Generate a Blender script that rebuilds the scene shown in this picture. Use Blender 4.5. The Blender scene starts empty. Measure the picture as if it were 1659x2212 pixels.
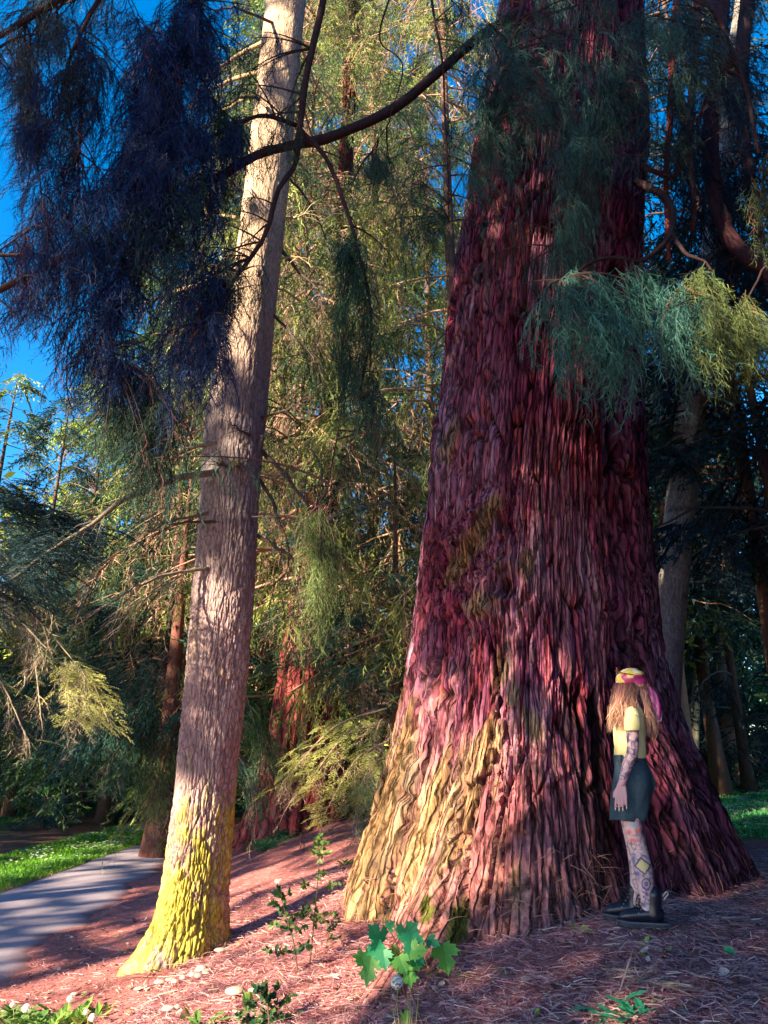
import bpy, math, random
import numpy as np
from mathutils import Vector
rng = np.random.default_rng(7); random.seed(7)
R = math.radians
scene = bpy.context.scene
C = scene.collection
# ------------------------------------------------------------------ camera
CAMZ = 1.5; PITCH = R(18.45); FPX = 1600.0
cam = bpy.data.cameras.new('camera'); camo = bpy.data.objects.new('camera', cam); C.objects.link(camo)
camo.location = (0, 0, CAMZ); camo.rotation_euler = (math.pi/2 + PITCH, 0, 0)
cam.sensor_fit = 'VERTICAL'; cam.sensor_height = 36; cam.lens = 36*FPX/2212
cam.clip_start = 0.05; cam.clip_end = 600
scene.camera = camo
# ------------------------------------------------------------------ world, sun, exposure
SUN_EL = R(23); SUN_AZ = math.atan2(-.77, -.64)      # direction towards the sun, from +Y clockwise
w = bpy.data.worlds.new('World'); scene.world = w; w.use_nodes = True
nt = w.node_tree; bg = nt.nodes['Background']
sk = nt.nodes.new('ShaderNodeTexSky'); sk.sky_type = 'NISHITA'; sk.sun_disc = False
sk.sun_elevation = SUN_EL; sk.sun_rotation = SUN_AZ; sk.air_density = 1.0; sk.dust_density = 0.3; sk.ozone_density = 3.0
hs = nt.nodes.new('ShaderNodeHueSaturation'); hs.inputs['Saturation'].default_value = 1.4
nt.links.new(sk.outputs[0], hs.inputs['Color']); nt.links.new(hs.outputs[0], bg.inputs[0]); bg.inputs[1].default_value = 0.095
sun = bpy.data.lights.new('sun', 'SUN'); suno = bpy.data.objects.new('sun', sun); C.objects.link(suno)
sun.energy = 5.0; sun.angle = R(0.8); sun.color = (1.0, 0.80, 0.52)
SD = np.array([math.sin(SUN_AZ)*math.cos(SUN_EL), math.cos(SUN_AZ)*math.cos(SUN_EL), math.sin(SUN_EL)])
suno.rotation_euler = Vector(SD).to_track_quat('Z', 'Y').to_euler()
suno.location = (-20, -17, 12)
scene.view_settings.view_transform = 'Standard'; scene.view_settings.look = 'None'
scene.view_settings.exposure = 2.2; scene.view_settings.gamma = 1.0; scene.view_settings.use_curve_mapping = False
scene.cycles.max_bounces = 6; scene.cycles.diffuse_bounces = 3; scene.cycles.transparent_max_bounces = 4
scene.cycles.transmission_bounces = 3; scene.cycles.glossy_bounces = 2
scene.cycles.use_denoising = True
scene.cycles.sample_clamp_indirect = 4

# ------------------------------------------------------------------ geometry helpers
CP, SP = math.cos(PITCH), math.sin(PITCH)
def ray(u, v):
    x = (np.asarray(u, float)-829.5)/FPX; y = -(np.asarray(v, float)-1106)/FPX
    return x, CP - y*SP, SP + y*CP
def P(u, v, Y):                                  # point at world depth Y seen along a direction
    dx, dy, dz = ray(u, v); k = np.asarray(Y)/dy
    return np.stack(np.broadcast_arrays(dx*k, dy*k, CAMZ + dz*k), -1)
def proj(p):
    p = np.asarray(p, float); q = p - np.array([0, 0, CAMZ])
    f = q[..., 1]*CP + q[..., 2]*SP; up = -q[..., 1]*SP + q[..., 2]*CP
    f = np.where(f < .05, .05, f)
    return 829.5 + FPX*q[..., 0]/f, 1106 - FPX*up/f
def mpp(p):                                      # metres per picture unit at a point
    q = np.asarray(p, float) - np.array([0, 0, CAMZ]); return (q[..., 1]*CP + q[..., 2]*SP)/FPX
def sstep(a, b, x):
    t = np.clip((x-a)/(b-a), 0, 1); return t*t*(3-2*t)
def nrm(v): return v/np.maximum(np.linalg.norm(v, axis=-1, keepdims=True), 1e-9)
def h3(i, j, k, s=0):
    n = (i*374761393 + j*668265263 + k*2147483647 + s*974634777) & 0xffffffff
    n = ((n ^ (n >> 13))*1274126177) & 0xffffffff
    n = (n ^ (n >> 16))
    n = (n*2246822519) & 0xffffffff
    return ((n ^ (n >> 15)) & 0xffffff)/float(0xffffff)
def vn(x, y, z=0., s=0):                         # smooth value noise in -1..1
    x, y, z = np.broadcast_arrays(*[np.asarray(q, float) for q in (x, y, z)])
    xi = np.floor(x).astype(np.int64); yi = np.floor(y).astype(np.int64); zi = np.floor(z).astype(np.int64)
    fx, fy, fz = x-xi, y-yi, z-zi
    fx = fx*fx*(3-2*fx); fy = fy*fy*(3-2*fy); fz = fz*fz*(3-2*fz)
    r = 0
    for a in (0, 1):
        wa = fx if a else 1-fx
        for b in (0, 1):
            wb = fy if b else 1-fy
            for c in (0, 1):
                r = r + wa*wb*(fz if c else 1-fz)*h3(xi+a, yi+b, zi+c, s)
    return r*2-1
def fbm(x, y, z=0., o=4, s=0):
    r = 0; a = .5
    for k in range(o):
        r = r + a*vn(x*2**k, y*2**k, z*2**k, s+k*17); a *= .55
    return r
def worley(x, y, z, s=0):                        # F1, F2, id of the nearest cell
    xi = np.floor(x).astype(np.int64); yi = np.floor(y).astype(np.int64); zi = np.floor(z).astype(np.int64)
    f1 = np.full(x.shape, 9.); f2 = f1.copy(); idn = np.zeros(x.shape)
    for a in (-1, 0, 1):
        for b in (-1, 0, 1):
            for c in (-1, 0, 1):
                i, j, k = xi+a, yi+b, zi+c
                px = i+.1+.8*h3(i, j, k, s+1); py = j+.1+.8*h3(i, j, k, s+2); pz = k+.1+.8*h3(i, j, k, s+3)
                d = np.sqrt((px-x)**2+(py-y)**2+(pz-z)**2)
                m = d < f1
                f2 = np.where(m, f1, np.minimum(f2, d)); idn = np.where(m, h3(i, j, k, s+5), idn); f1 = np.where(m, d, f1)
    return f1, f2, idn

class MB:
    def __init__(s): s.v = []; s.t = []; s.q = []; s.c = []; s.n = 0; s.bc = None
    def add(s, v, t=None, q=None, c=(.5, .5, .5)):
        v = np.asarray(v, np.float32).reshape(-1, 3)
        if t is not None and len(t): s.t.append(np.asarray(t, np.int64).reshape(-1, 3)+s.n)
        if q is not None and len(q): s.q.append(np.asarray(q, np.int64).reshape(-1, 4)+s.n)
        c = np.asarray(c, np.float32)
        s.c.append(np.broadcast_to(c, v.shape) if c.ndim == 1 else c.reshape(-1, 3))
        s.v.append(v); s.n += len(v); return s
    def mesh(s, name, mat, smooth=True):
        v = np.concatenate(s.v) if s.v else np.zeros((0, 3), np.float32)
        t = np.concatenate(s.t) if s.t else np.zeros((0, 3), np.int64)
        q = np.concatenate(s.q) if s.q else np.zeros((0, 4), np.int64)
        me = bpy.data.meshes.new(name); me.vertices.add(len(v)); me.vertices.foreach_set('co', v.ravel())
        L = np.concatenate([t.ravel(), q.ravel()]).astype(np.int32)
        me.loops.add(len(L)); me.loops.foreach_set('vertex_index', L)
        st = np.concatenate([np.arange(len(t))*3, len(t)*3+np.arange(len(q))*4]).astype(np.int32)
        me.polygons.add(len(st)); me.polygons.foreach_set('loop_start', st)
        me.polygons.foreach_set('use_smooth', np.full(len(st), smooth))
        me.update(calc_edges=True)
        c = np.concatenate(s.c) if s.c else np.zeros((0, 3), np.float32)
        a = me.color_attributes.new('Col', 'FLOAT_COLOR', 'POINT')
        a.data.foreach_set('color', np.concatenate([np.clip(c, 0, 1), np.ones((len(c), 1), np.float32)], 1).astype(np.float32).ravel())
        if s.bc is not None: b_ = me.attributes.new('bc', 'FLOAT_VECTOR', 'POINT'); b_.data.foreach_set('vector', s.bc.astype(np.float32).ravel())
        me.materials.append(mat); return me
    def build(s, name, mat, parent=None, smooth=True, origin=None):
        me = s.mesh(name, mat, smooth); o = bpy.data.objects.new(name, me); C.objects.link(o)
        if parent: o.parent = parent
        if origin is not None:
            o.location = origin if not parent else (Vector(origin)-parent.location)
        return o
def tag(o, label, cat, group=None, kind=None):
    if label: o['label'] = label
    if cat: o['category'] = cat
    if group: o['group'] = group
    if kind: o['kind'] = kind
    return o
def empty(name, loc, label, cat, group=None, rz=0):
    o = bpy.data.objects.new(name, None); C.objects.link(o); o.location = [float(a) for a in loc]; o.rotation_euler.z = rz
    o.empty_display_size = .1
    return tag(o, label, cat, group)
def rel(v, o): return np.asarray(v) - np.array(o.location)

def tube(mb, pts, rad, sides=8, col=(.2, .15, .1), bump=0., cap=True):
    pts = np.asarray(pts, float); n = len(pts); rad = np.broadcast_to(np.asarray(rad, float), (n,))
    tg = nrm(np.gradient(pts, axis=0)); up = np.array([.13, .31, .94])
    a = nrm(np.cross(tg, up)); b = np.cross(tg, a)
    th = np.arange(sides)*2*math.pi/sides
    rr = rad[:, None]*(1+bump*rng.uniform(-1, 1, (n, sides)))
    v = pts[:, None]+rr[..., None]*(np.cos(th)[None, :, None]*a[:, None]+np.sin(th)[None, :, None]*b[:, None])
    i = np.arange(n-1)[:, None]*sides; j = np.arange(sides)[None]; j2 = (j+1) % sides
    q = np.stack([i+j, i+j2, i+sides+j2, i+sides+j], -1).reshape(-1, 4)
    v = v.reshape(-1, 3); t = None
    if cap:
        v = np.concatenate([v, pts[[0]], pts[[-1]]]); k = n*sides; j = np.arange(sides)
        t = np.concatenate([np.stack([np.full(sides, k), (j+1) % sides, j], -1), np.stack([np.full(sides, k+1), k-sides+j, k-sides+(j+1) % sides], -1)])
    mb.add(v, t, q, col)
def smooth_path(pts, n=24):
    pts = np.asarray(pts, float); k = len(pts)
    if k < 3: return np.stack([np.interp(np.linspace(0, 1, n), np.linspace(0, 1, k), pts[:, i]) for i in range(pts.shape[1])], -1)
    e = np.concatenate([[2*pts[0]-pts[1]], pts, [2*pts[-1]-pts[-2]]])
    t = np.linspace(0, k-1-1e-6, n); i = t.astype(int); f = (t-i)[:, None]
    p0, p1, p2, p3 = e[i], e[i+1], e[i+2], e[i+3]
    return .5*((2*p1)+(-p0+p2)*f+(2*p0-5*p1+4*p2-p3)*f**2+(-p0+3*p1-3*p2+p3)*f**3)
def strands(pts, w):                             # (N,K,3) tapered ribbons -> verts, tris
    N, K, _ = pts.shape; w = np.broadcast_to(np.asarray(w, float), (N,))
    tg = nrm(pts[:, -1]-pts[:, 0]); s = nrm(np.cross(tg, rng.normal(size=(N, 3))))
    wk = np.linspace(1, .45, K)[None, :K-1]*w[:, None]*.5
    lo = pts[:, :K-1]-s[:, None]*wk[..., None]; hi = pts[:, :K-1]+s[:, None]*wk[..., None]
    v = np.concatenate([np.stack([lo, hi], 2).reshape(N, 2*(K-1), 3), pts[:, -1:]], 1)
    t = []
    for k in range(K-2):
        a = 2*k; t += [[a, a+1, a+3], [a, a+3, a+2]]
    a = 2*(K-2); t += [[a, a+1, a+2]]
    T = np.array(t)[None]+(np.arange(N)*(2*K-1))[:, None, None]
    return v.reshape(-1, 3), T.reshape(-1, 3)

# ------------------------------------------------------------------ materials
def mat(name, col=None, rough=.85, noise=None, bump=None, trans=0., spec=.3, vc=True, sat=None):
    m = bpy.data.materials.new(name); m.use_nodes = True; n = m.node_tree; b = n.nodes['Principled BSDF']
    b.inputs['Roughness'].default_value = rough; b.inputs['Specular IOR Level'].default_value = spec
    if vc: src = n.nodes.new('ShaderNodeAttribute'); src.attribute_name = 'Col'; out = src.outputs['Color']
    else:
        src = n.nodes.new('ShaderNodeRGB'); src.outputs[0].default_value = (*col, 1); out = src.outputs[0]
    tc = n.nodes.new('ShaderNodeTexCoord')
    if noise:                                    # (scale xyz, amount)
        mp = n.nodes.new('ShaderNodeMapping'); mp.inputs['Scale'].default_value = noise[0]
        n.links.new(tc.outputs['Object'], mp.inputs[0])
        t = n.nodes.new('ShaderNodeTexNoise'); t.inputs['Scale'].default_value = 1; t.inputs['Detail'].default_value = 6; t.inputs['Roughness'].default_value = .65
        n.links.new(mp.outputs[0], t.inputs[0])
        mr = n.nodes.new('ShaderNodeMapRange'); mr.inputs[1].default_value = .3; mr.inputs[2].default_value = .7
        mr.inputs[3].default_value = 1-noise[1]; mr.inputs[4].default_value = 1+noise[1]
        n.links.new(t.outputs[0], mr.inputs[0])
        mx = n.nodes.new('ShaderNodeMix'); mx.data_type = 'RGBA'; mx.blend_type = 'MULTIPLY'; mx.inputs[0].default_value = 1
        n.links.new(out, mx.inputs[6]); n.links.new(mr.outputs[0], mx.inputs[7]); out = mx.outputs[2]
    if bump:                                     # (scale xyz, strength, distance)
        mp = n.nodes.new('ShaderNodeMapping'); mp.inputs['Scale'].default_value = bump[0]
        n.links.new(tc.outputs['Object'], mp.inputs[0])
        t = n.nodes.new('ShaderNodeTexNoise'); t.inputs['Scale'].default_value = 1; t.inputs['Detail'].default_value = 5
        n.links.new(mp.outputs[0], t.inputs[0])
        bp = n.nodes.new('ShaderNodeBump'); bp.inputs['Strength'].default_value = bump[1]; bp.inputs['Distance'].default_value = bump[2]
        n.links.new(t.outputs[0], bp.inputs['Height']); n.links.new(bp.outputs[0], b.inputs['Normal'])
    n.links.new(out, b.inputs['Base Color'])
    if trans:
        tr = n.nodes.new('ShaderNodeBsdfTranslucent'); n.links.new(out, tr.inputs[0])
        ms = n.nodes.new('ShaderNodeMixShader'); ms.inputs[0].default_value = trans
        n.links.new(b.outputs[0], ms.inputs[1]); n.links.new(tr.outputs[0], ms.inputs[2])
        n.links.new(ms.outputs[0], n.nodes['Material Output'].inputs[0])
    return m
def fibre(m, sc, dark, dist):                     # fine stringy cracks: colour and relief
    n = m.node_tree; b = n.nodes['Principled BSDF']; tc = n.nodes.new('ShaderNodeAttribute'); tc.attribute_name = 'bc'; ns = n.nodes.new('ShaderNodeTexNoise'); ns.inputs['Scale'].default_value = 5; ns.inputs['Detail'].default_value = 4
    n.links.new(tc.outputs['Vector'], ns.inputs[0]); ad = n.nodes.new('ShaderNodeVectorMath'); ad.operation = 'MULTIPLY_ADD'; ad.inputs[1].default_value = (.035, .035, .25)
    n.links.new(ns.outputs['Color'], ad.inputs[0]); n.links.new(tc.outputs['Vector'], ad.inputs[2]); mp = n.nodes.new('ShaderNodeMapping'); mp.inputs['Scale'].default_value = sc; n.links.new(ad.outputs[0], mp.inputs[0])
    vo = n.nodes.new('ShaderNodeTexVoronoi'); vo.feature = 'DISTANCE_TO_EDGE'; vo.inputs['Scale'].default_value = 1; n.links.new(mp.outputs[0], vo.inputs['Vector'])
    mr = n.nodes.new('ShaderNodeMapRange'); mr.inputs[1].default_value = 0; mr.inputs[2].default_value = .16; mr.inputs[3].default_value = dark; mr.inputs[4].default_value = 1.1; n.links.new(vo.outputs['Distance'], mr.inputs[0])
    mx = n.nodes.new('ShaderNodeMix'); mx.data_type = 'RGBA'; mx.blend_type = 'MULTIPLY'; mx.inputs[0].default_value = 1; l = b.inputs['Base Color'].links[0]; src = l.from_socket
    n.links.new(src, mx.inputs[6]); n.links.new(mr.outputs[0], mx.inputs[7]); n.links.new(mx.outputs[2], b.inputs['Base Color'])
    bp = n.nodes.new('ShaderNodeBump'); bp.inputs['Strength'].default_value = 1; bp.inputs['Distance'].default_value = dist; n.links.new(mr.outputs[0], bp.inputs['Height'])
    n.links.new(b.inputs['Normal'].links[0].from_socket, bp.inputs['Normal']); n.links.new(bp.outputs[0], b.inputs['Normal']); return m
M_seq = mat('sequoia_bark', noise=((26, 26, 4), .6), bump=((45, 45, 7), .9, .02), rough=.95, spec=.15); fibre(M_seq, (34, 34, 2.3), .26, .022)
M_fir = mat('fir_bark', noise=((18, 18, 9), .22), bump=((70, 70, 30), .8, .008), rough=.95, spec=.15); fibre(M_fir, (34, 34, 11), .62, .008)
M_wood = mat('plain_bark', noise=((18, 18, 9), .25), bump=((50, 50, 20), .8, .01), rough=.95, spec=.15)
M_limb = mat('limb_bark', noise=((25, 25, 25), .3), bump=((60, 60, 60), .7, .01), rough=.95, spec=.15)
M_leaf = mat('needles', trans=.25, rough=.6, spec=.25)
M_twig = mat('twigs', rough=.9, spec=.15)
M_ground = mat('litter_soil', noise=((9, 9, 9), .3), bump=((55, 55, 55), .8, .02), rough=1, spec=.05)
M_path = mat('asphalt', noise=((60, 60, 60), .22), bump=((220, 220, 220), .6, .006), rough=.9, spec=.2)
M_grass = mat('grass', trans=.3, rough=.6, spec=.2)

# ------------------------------------------------------------------ terrain
def gz(x, y):
    x = np.asarray(x, float); y = np.asarray(y, float); yy = np.clip(y, 3, 22)
    xl = -3.3-.08*(yy-7); xr = 1.5-.25*(yy-7)
    z = -.27+.80*sstep(xl, np.maximum(xr, xl+2.4), x)
    z = z*sstep(-2, 3.6, y)
    z = z + .03*np.maximum(0, -x-6.5) + .011*np.maximum(0, y-15)*sstep(0, 4, np.abs(x+4.6)-1)
    z = z + .035*vn(x*.9, y*.9)*sstep(.0, 1., np.abs(x+4.5)-1.4) + .012*vn(x*3.3, y*3.3)*sstep(.0, 1., np.abs(x+4.5)-1.4)
    r = np.hypot(x-1.45, y-7.1); z = z+.05*np.exp(-((r-1.9)/.6)**2)
    return z
def pathmask(x, y):                              # >0 inside the path
    yy = np.clip(y, 2, 30); le = -5.42+.12*vn(y*.9, 3.1); re = -3.22-.085*(yy-7)+.16*vn(y*1.7, 9.2)+.06*vn(y*6, 2.2)
    return np.minimum(x-le, re-x)
def G(u, v):                                     # where a direction meets the ground
    dx, dy, dz = ray(u, v); k = np.linspace(1.5, 60, 6000)
    z = CAMZ+dz*k; i = np.argmax(z < gz(dx*k, dy*k)); return np.array([dx*k[i], dy*k[i], float(gz(dx*k[i], dy*k[i]))])
# ------------------------------------------------------------------ ground, path, lawns
def axis(a, b, c, near, k):
    t = np.linspace(-1, 1, k); s = np.sinh(t*near)/math.sinh(near)
    return np.where(s < 0, c+(c-a)*s, c+(b-c)*s)
LIT = np.array([.38, .145, .145]); GRASS = np.array([.07, .20, .045]); DIRT = np.array([.17, .09, .06])
xs = axis(-120, 120, -.3, 4.2, 200); ys = axis(-40, 260, 6.5, 4.6, 250)
X, Y = np.meshgrid(xs, ys); Z = gz(X, Y)-.03*sstep(0, .12, pathmask(X, Y))
def lawn_mask(x, y):
    e = .35*vn(x*.8, y*.8)+.12*vn(x*4, y*4)
    a = sstep(0, .25, (-5.42-x)+e*.4)*sstep(0, .3, (x+7.05)+e*.5+.02*(y-12))       # strip beside the path
    b = sstep(0, 1.5, (-8.9-x)+e)*sstep(17, 19, y+e*2)                           # slope further left
    c = sstep(3.6, 4.2, x+e)*sstep(9.5, 10.2, y+e-.2*(x-4))                        # right lawn
    d = sstep(24, 26, y)*.9
    return np.clip(np.maximum.reduce([a, b, c, d]), 0, 1)
lm = lawn_mask(X, Y)[..., None]
litc = LIT*(1+.22*fbm(X*1.3, Y*1.3)[..., None])*(1+.15*vn(X*9, Y*9)[..., None])
dm = (sstep(-6.6, -7.3, X)*1.)[..., None]
litc = litc*(1-dm)+DIRT*dm
col = litc*(1-lm)+GRASS*(1+.3*fbm(X*2, Y*2, 4.)[..., None])*lm
ny, nx = X.shape; i = np.arange(ny-1)[:, None]*nx+np.arange(nx-1)[None]
gq = np.stack([i, i+1, i+nx+1, i+nx], -1).reshape(-1, 4)
g = MB().add(np.stack([X, Y, Z], -1), q=gq, c=col.reshape(-1, 3)).build('ground', M_ground)
g['kind'] = 'structure'; g['label'] = 'uneven ground covered in reddish needle litter'
# path
py = np.concatenate([np.arange(1, 16, .12), np.arange(16, 46, .5)]); t = np.linspace(0, 1, 26)
yy = np.clip(py, 2, 30); le = -5.42+.12*vn(py*.9, 3.1); re = -3.22-.085*(yy-7)+.16*vn(py*1.7, 9.2)+.06*vn(py*6, 2.2)
PX = le[:, None]+(re-le)[:, None]*t[None]; PY = np.broadcast_to(py[:, None], PX.shape)
PZ = gz(PX, PY)+.006-.02*(np.abs(t-.5)*2)[None]**8
ny, nx = PX.shape; i = np.arange(ny-1)[:, None]*nx+np.arange(nx-1)[None]
pc = np.array([.36, .31, .38])*(1+.12*fbm(PX*2, PY*2)[..., None])
edge = sstep(.0, .25, re[:, None]-PX)[..., None]; ed2 = np.clip(edge+.5*vn(PX*14, PY*14)[..., None]*(1-edge), 0, 1)
pc = pc*ed2+LIT*.6*(1-ed2)
p = MB().add(np.stack([PX, PY, PZ], -1), q=np.stack([i, i+1, i+nx+1, i+nx], -1).reshape(-1, 4), c=pc.reshape(-1, 3)).build('path', M_path)
p['kind'] = 'structure'; p['label'] = 'grey asphalt footpath curving away'
# grass blades
def blades(name, n, xr, yr, h, label, maskf, colf):
    x = rng.uniform(*xr, n*3); y = rng.uniform(*yr, n*3); k = rng.random(n*3) < maskf(x, y); x, y = x[k][:n], y[k][:n]; n = len(x)
    hh = h*rng.uniform(.5, 1.3, n); b = np.stack([x, y, gz(x, y)-.005], -1); l = rng.normal(size=(n, 3))*.35; l[:, 2] = 1
    pts = np.stack([b, b+l*hh[:, None]*.55, b+l*hh[:, None]+np.stack([l[:, 0], l[:, 1], -.3*np.ones(n)], -1)*hh[:, None]*.35], 1)
    v, t = strands(pts, rng.uniform(.006, .014, n)*(1+.06*np.maximum(0, y-8)))
    c = np.repeat(colf(x, y)*rng.uniform(.6, 1.5, (n, 1)), 5, 0)
    return MB().add(v, t, c=c), name, label
gc = lambda x, y: np.array([.13, .32, .03])[None]*np.ones((len(x), 1))
mb, n_, l_ = blades('grass', 20000, (-8, -5.2), (8, 26), .07, '', lambda x, y: ((x > -7.2) & (x < -5.35))*np.clip(16/y, 0, 1)**1.5, gc)
tag(mb.build('grass', M_grass), 'bright mown grass strip beside the asphalt path', None, kind='stuff')
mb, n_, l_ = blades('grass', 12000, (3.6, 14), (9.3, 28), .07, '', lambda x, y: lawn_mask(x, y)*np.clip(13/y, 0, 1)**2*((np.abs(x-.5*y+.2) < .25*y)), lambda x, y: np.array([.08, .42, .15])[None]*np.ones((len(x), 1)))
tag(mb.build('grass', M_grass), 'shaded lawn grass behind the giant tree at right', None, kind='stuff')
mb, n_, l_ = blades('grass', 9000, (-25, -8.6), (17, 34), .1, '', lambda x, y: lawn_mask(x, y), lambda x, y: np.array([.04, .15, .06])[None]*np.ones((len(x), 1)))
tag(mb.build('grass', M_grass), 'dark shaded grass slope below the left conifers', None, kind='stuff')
# daisies
def daisies(n, maskf, xr, yr, label):
    x = rng.uniform(*xr, n*4); y = rng.uniform(*yr, n*4); k = rng.random(n*4) < maskf(x, y); x, y = x[k][:n], y[k][:n]; n = len(x)
    r = .014+.0009*y; th = np.arange(6)*math.pi/3
    c = np.stack([x, y, gz(x, y)+.07], -1); v = c[:, None]+np.stack([np.cos(th), np.sin(th), .25*np.sin(th*2)], -1)[None]*(r*rng.uniform(.7, 1.2, n))[:, None, None]
    v = v + np.array([0, 0, 1])*(-np.sin(th)*.0)[None, :, None]
    v = np.concatenate([v, c[:, None]+[0, 0, .006]], 1)
    t = np.array([[6, a, (a+1) % 6] for a in range(6)])[None]+(np.arange(n)*7)[:, None, None]
    tag(MB().add(v, t, c=(.75, .78, .75)).build('daisies', M_grass), label, None, kind='stuff')
daisies(2400, lambda x, y: lawn_mask(x, y)*(np.abs(x-.5*y+.2) < .25*y)*np.clip(13/y, 0, 1)**2*(fbm(x*.8, y*.8, 2.) > -.15), (3.6, 13), (9.6, 24), 'white daisies scattered over the right lawn')
daisies(420, lambda x, y: ((x > -7) & (x < -5.5))*(fbm(x*1.2, y*1.2, 7.) > -.1), (-7, -5.5), (9, 22), 'white daisies in the grass strip beside the path')

# ------------------------------------------------------------------ trunks
def silh(sil, Yd):                               # picture silhouette rows -> z, centre x, radius
    sil = sorted(sil); v = np.array([s[0] for s in sil], float); l = np.array([s[1] for s in sil], float); r = np.array([s[2] for s in sil], float)
    a = P(l, v, Yd); b = P(r, v, Yd); z = a[:, 2]; o = np.argsort(z)
    return z[o], ((a[:, 0]+b[:, 0])/2)[o], ((b[:, 0]-a[:, 0])/2)[o]
def trunk(sil, Yd, zb, zt, cols, rows, barkf, front=.6, extra=None, powr=1.0, lean=0.):
    zz, cc, rr = silh(sil, Yd)
    s = (np.arange(cols)/cols)*2-1; off = math.pi*(s-front*np.sin(math.pi*s)/math.pi); th = -math.pi/2+off
    t = np.linspace(0, 1, rows)**powr; z = zb+(zt-zb)*t
    def ex(a, arr):
        v = np.interp(a, zz, arr); up = (arr[-1]-arr[-4])/(zz[-1]-zz[-4]); v = np.where(a > zz[-1], arr[-1]+up*(a-zz[-1]), v); return v
    c = ex(z, cc); r = np.maximum(ex(z, rr), .02)
    k = 9                                        # soften the kinks between rows
    def sm(a): return np.convolve(np.pad(a, k, 'edge'), np.ones(2*k+1)/(2*k+1), 'valid')
    c, r = sm(c), sm(r)
    TH, Zg = np.meshgrid(th, z); Rg = np.repeat(r[:, None], cols, 1); Cg = np.repeat(c[:, None], cols, 1)
    if extra is not None: Rg = extra(TH, Zg, Rg)
    b0 = np.stack([Cg+Rg*np.cos(TH), Rg*np.sin(TH), Zg], -1); sl = np.zeros_like(Zg); sl[1:] = np.cumsum(np.linalg.norm(np.diff(b0, axis=0), axis=-1), 0); ZS = zt-(sl[-1:]-sl)
    disp, col = barkf(TH, Zg, Rg, Cg, ZS)
    Rg = Rg+disp
    Xv = Cg+Rg*np.cos(TH); Yv = Yd+lean*(Zg-zb)+Rg*np.sin(TH)
    V = np.stack([Xv, Yv, Zg], -1)
    i = np.arange(rows-1)[:, None]*cols; j = np.arange(cols)[None]; j2 = (j+1) % cols
    q = np.stack([i+j, i+j2, i+cols+j2, i+cols+j], -1).reshape(-1, 4)
    mb = MB().add(V, q=q, c=col.reshape(-1, 3)); k = float(np.median(r)); mb.bc = np.stack([np.cos(TH)*k, np.sin(TH)*k, ZS], -1).reshape(-1, 3); return mb, V
SIL1 = [(-700, 1185, 1415), (0, 1085, 1395), (100, 1068, 1397), (300, 1028, 1400), (600, 988, 1392), (900, 952, 1388), (1100, 925, 1396), (1200, 912, 1405), (1300, 903, 1412),
        (1400, 893, 1420), (1500, 876, 1440), (1600, 856, 1470), (1700, 820, 1510), (1800, 788, 1545), (1860, 766, 1572), (1940, 744, 1600), (2050, 730, 1625)]
def roots1(TH, Z, Rr):
    h = np.maximum(0, Z-.2)
    def b(a, w_, amp, hh): 
        d = np.angle(np.exp(1j*(TH-R(a)))); return amp*np.exp(-(d/R(w_))**2)*np.exp(-h/hh)
    add = b(-121, 10, .8, .40)+b(-100, 10, .55, .42)+b(-108, 22, .40, .5)+b(-78, 6, .28, .5)+b(-14, 14, .18, .5)-b(-112, 4, .22, .5)-b(-90, 4, .18, .6)
    tg = -74+16*sstep(.6, 3.2, Z); d = np.degrees(np.angle(np.exp(1j*(TH-np.radians(tg)))))
    g = -.30*np.exp(-((d-8)/13)**2)*(1+.9*np.exp(-h/1.0))-.12*np.exp(-(d/3.5)**2)-.12*sstep(0, 12, d)*(1-sstep(38, 62, d))
    x, y = np.cos(TH), np.sin(TH)
    fl = .09*fbm(x*2.6, y*2.6, Z*.22, 3, 77)
    return Rr+add+g+fl
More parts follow.
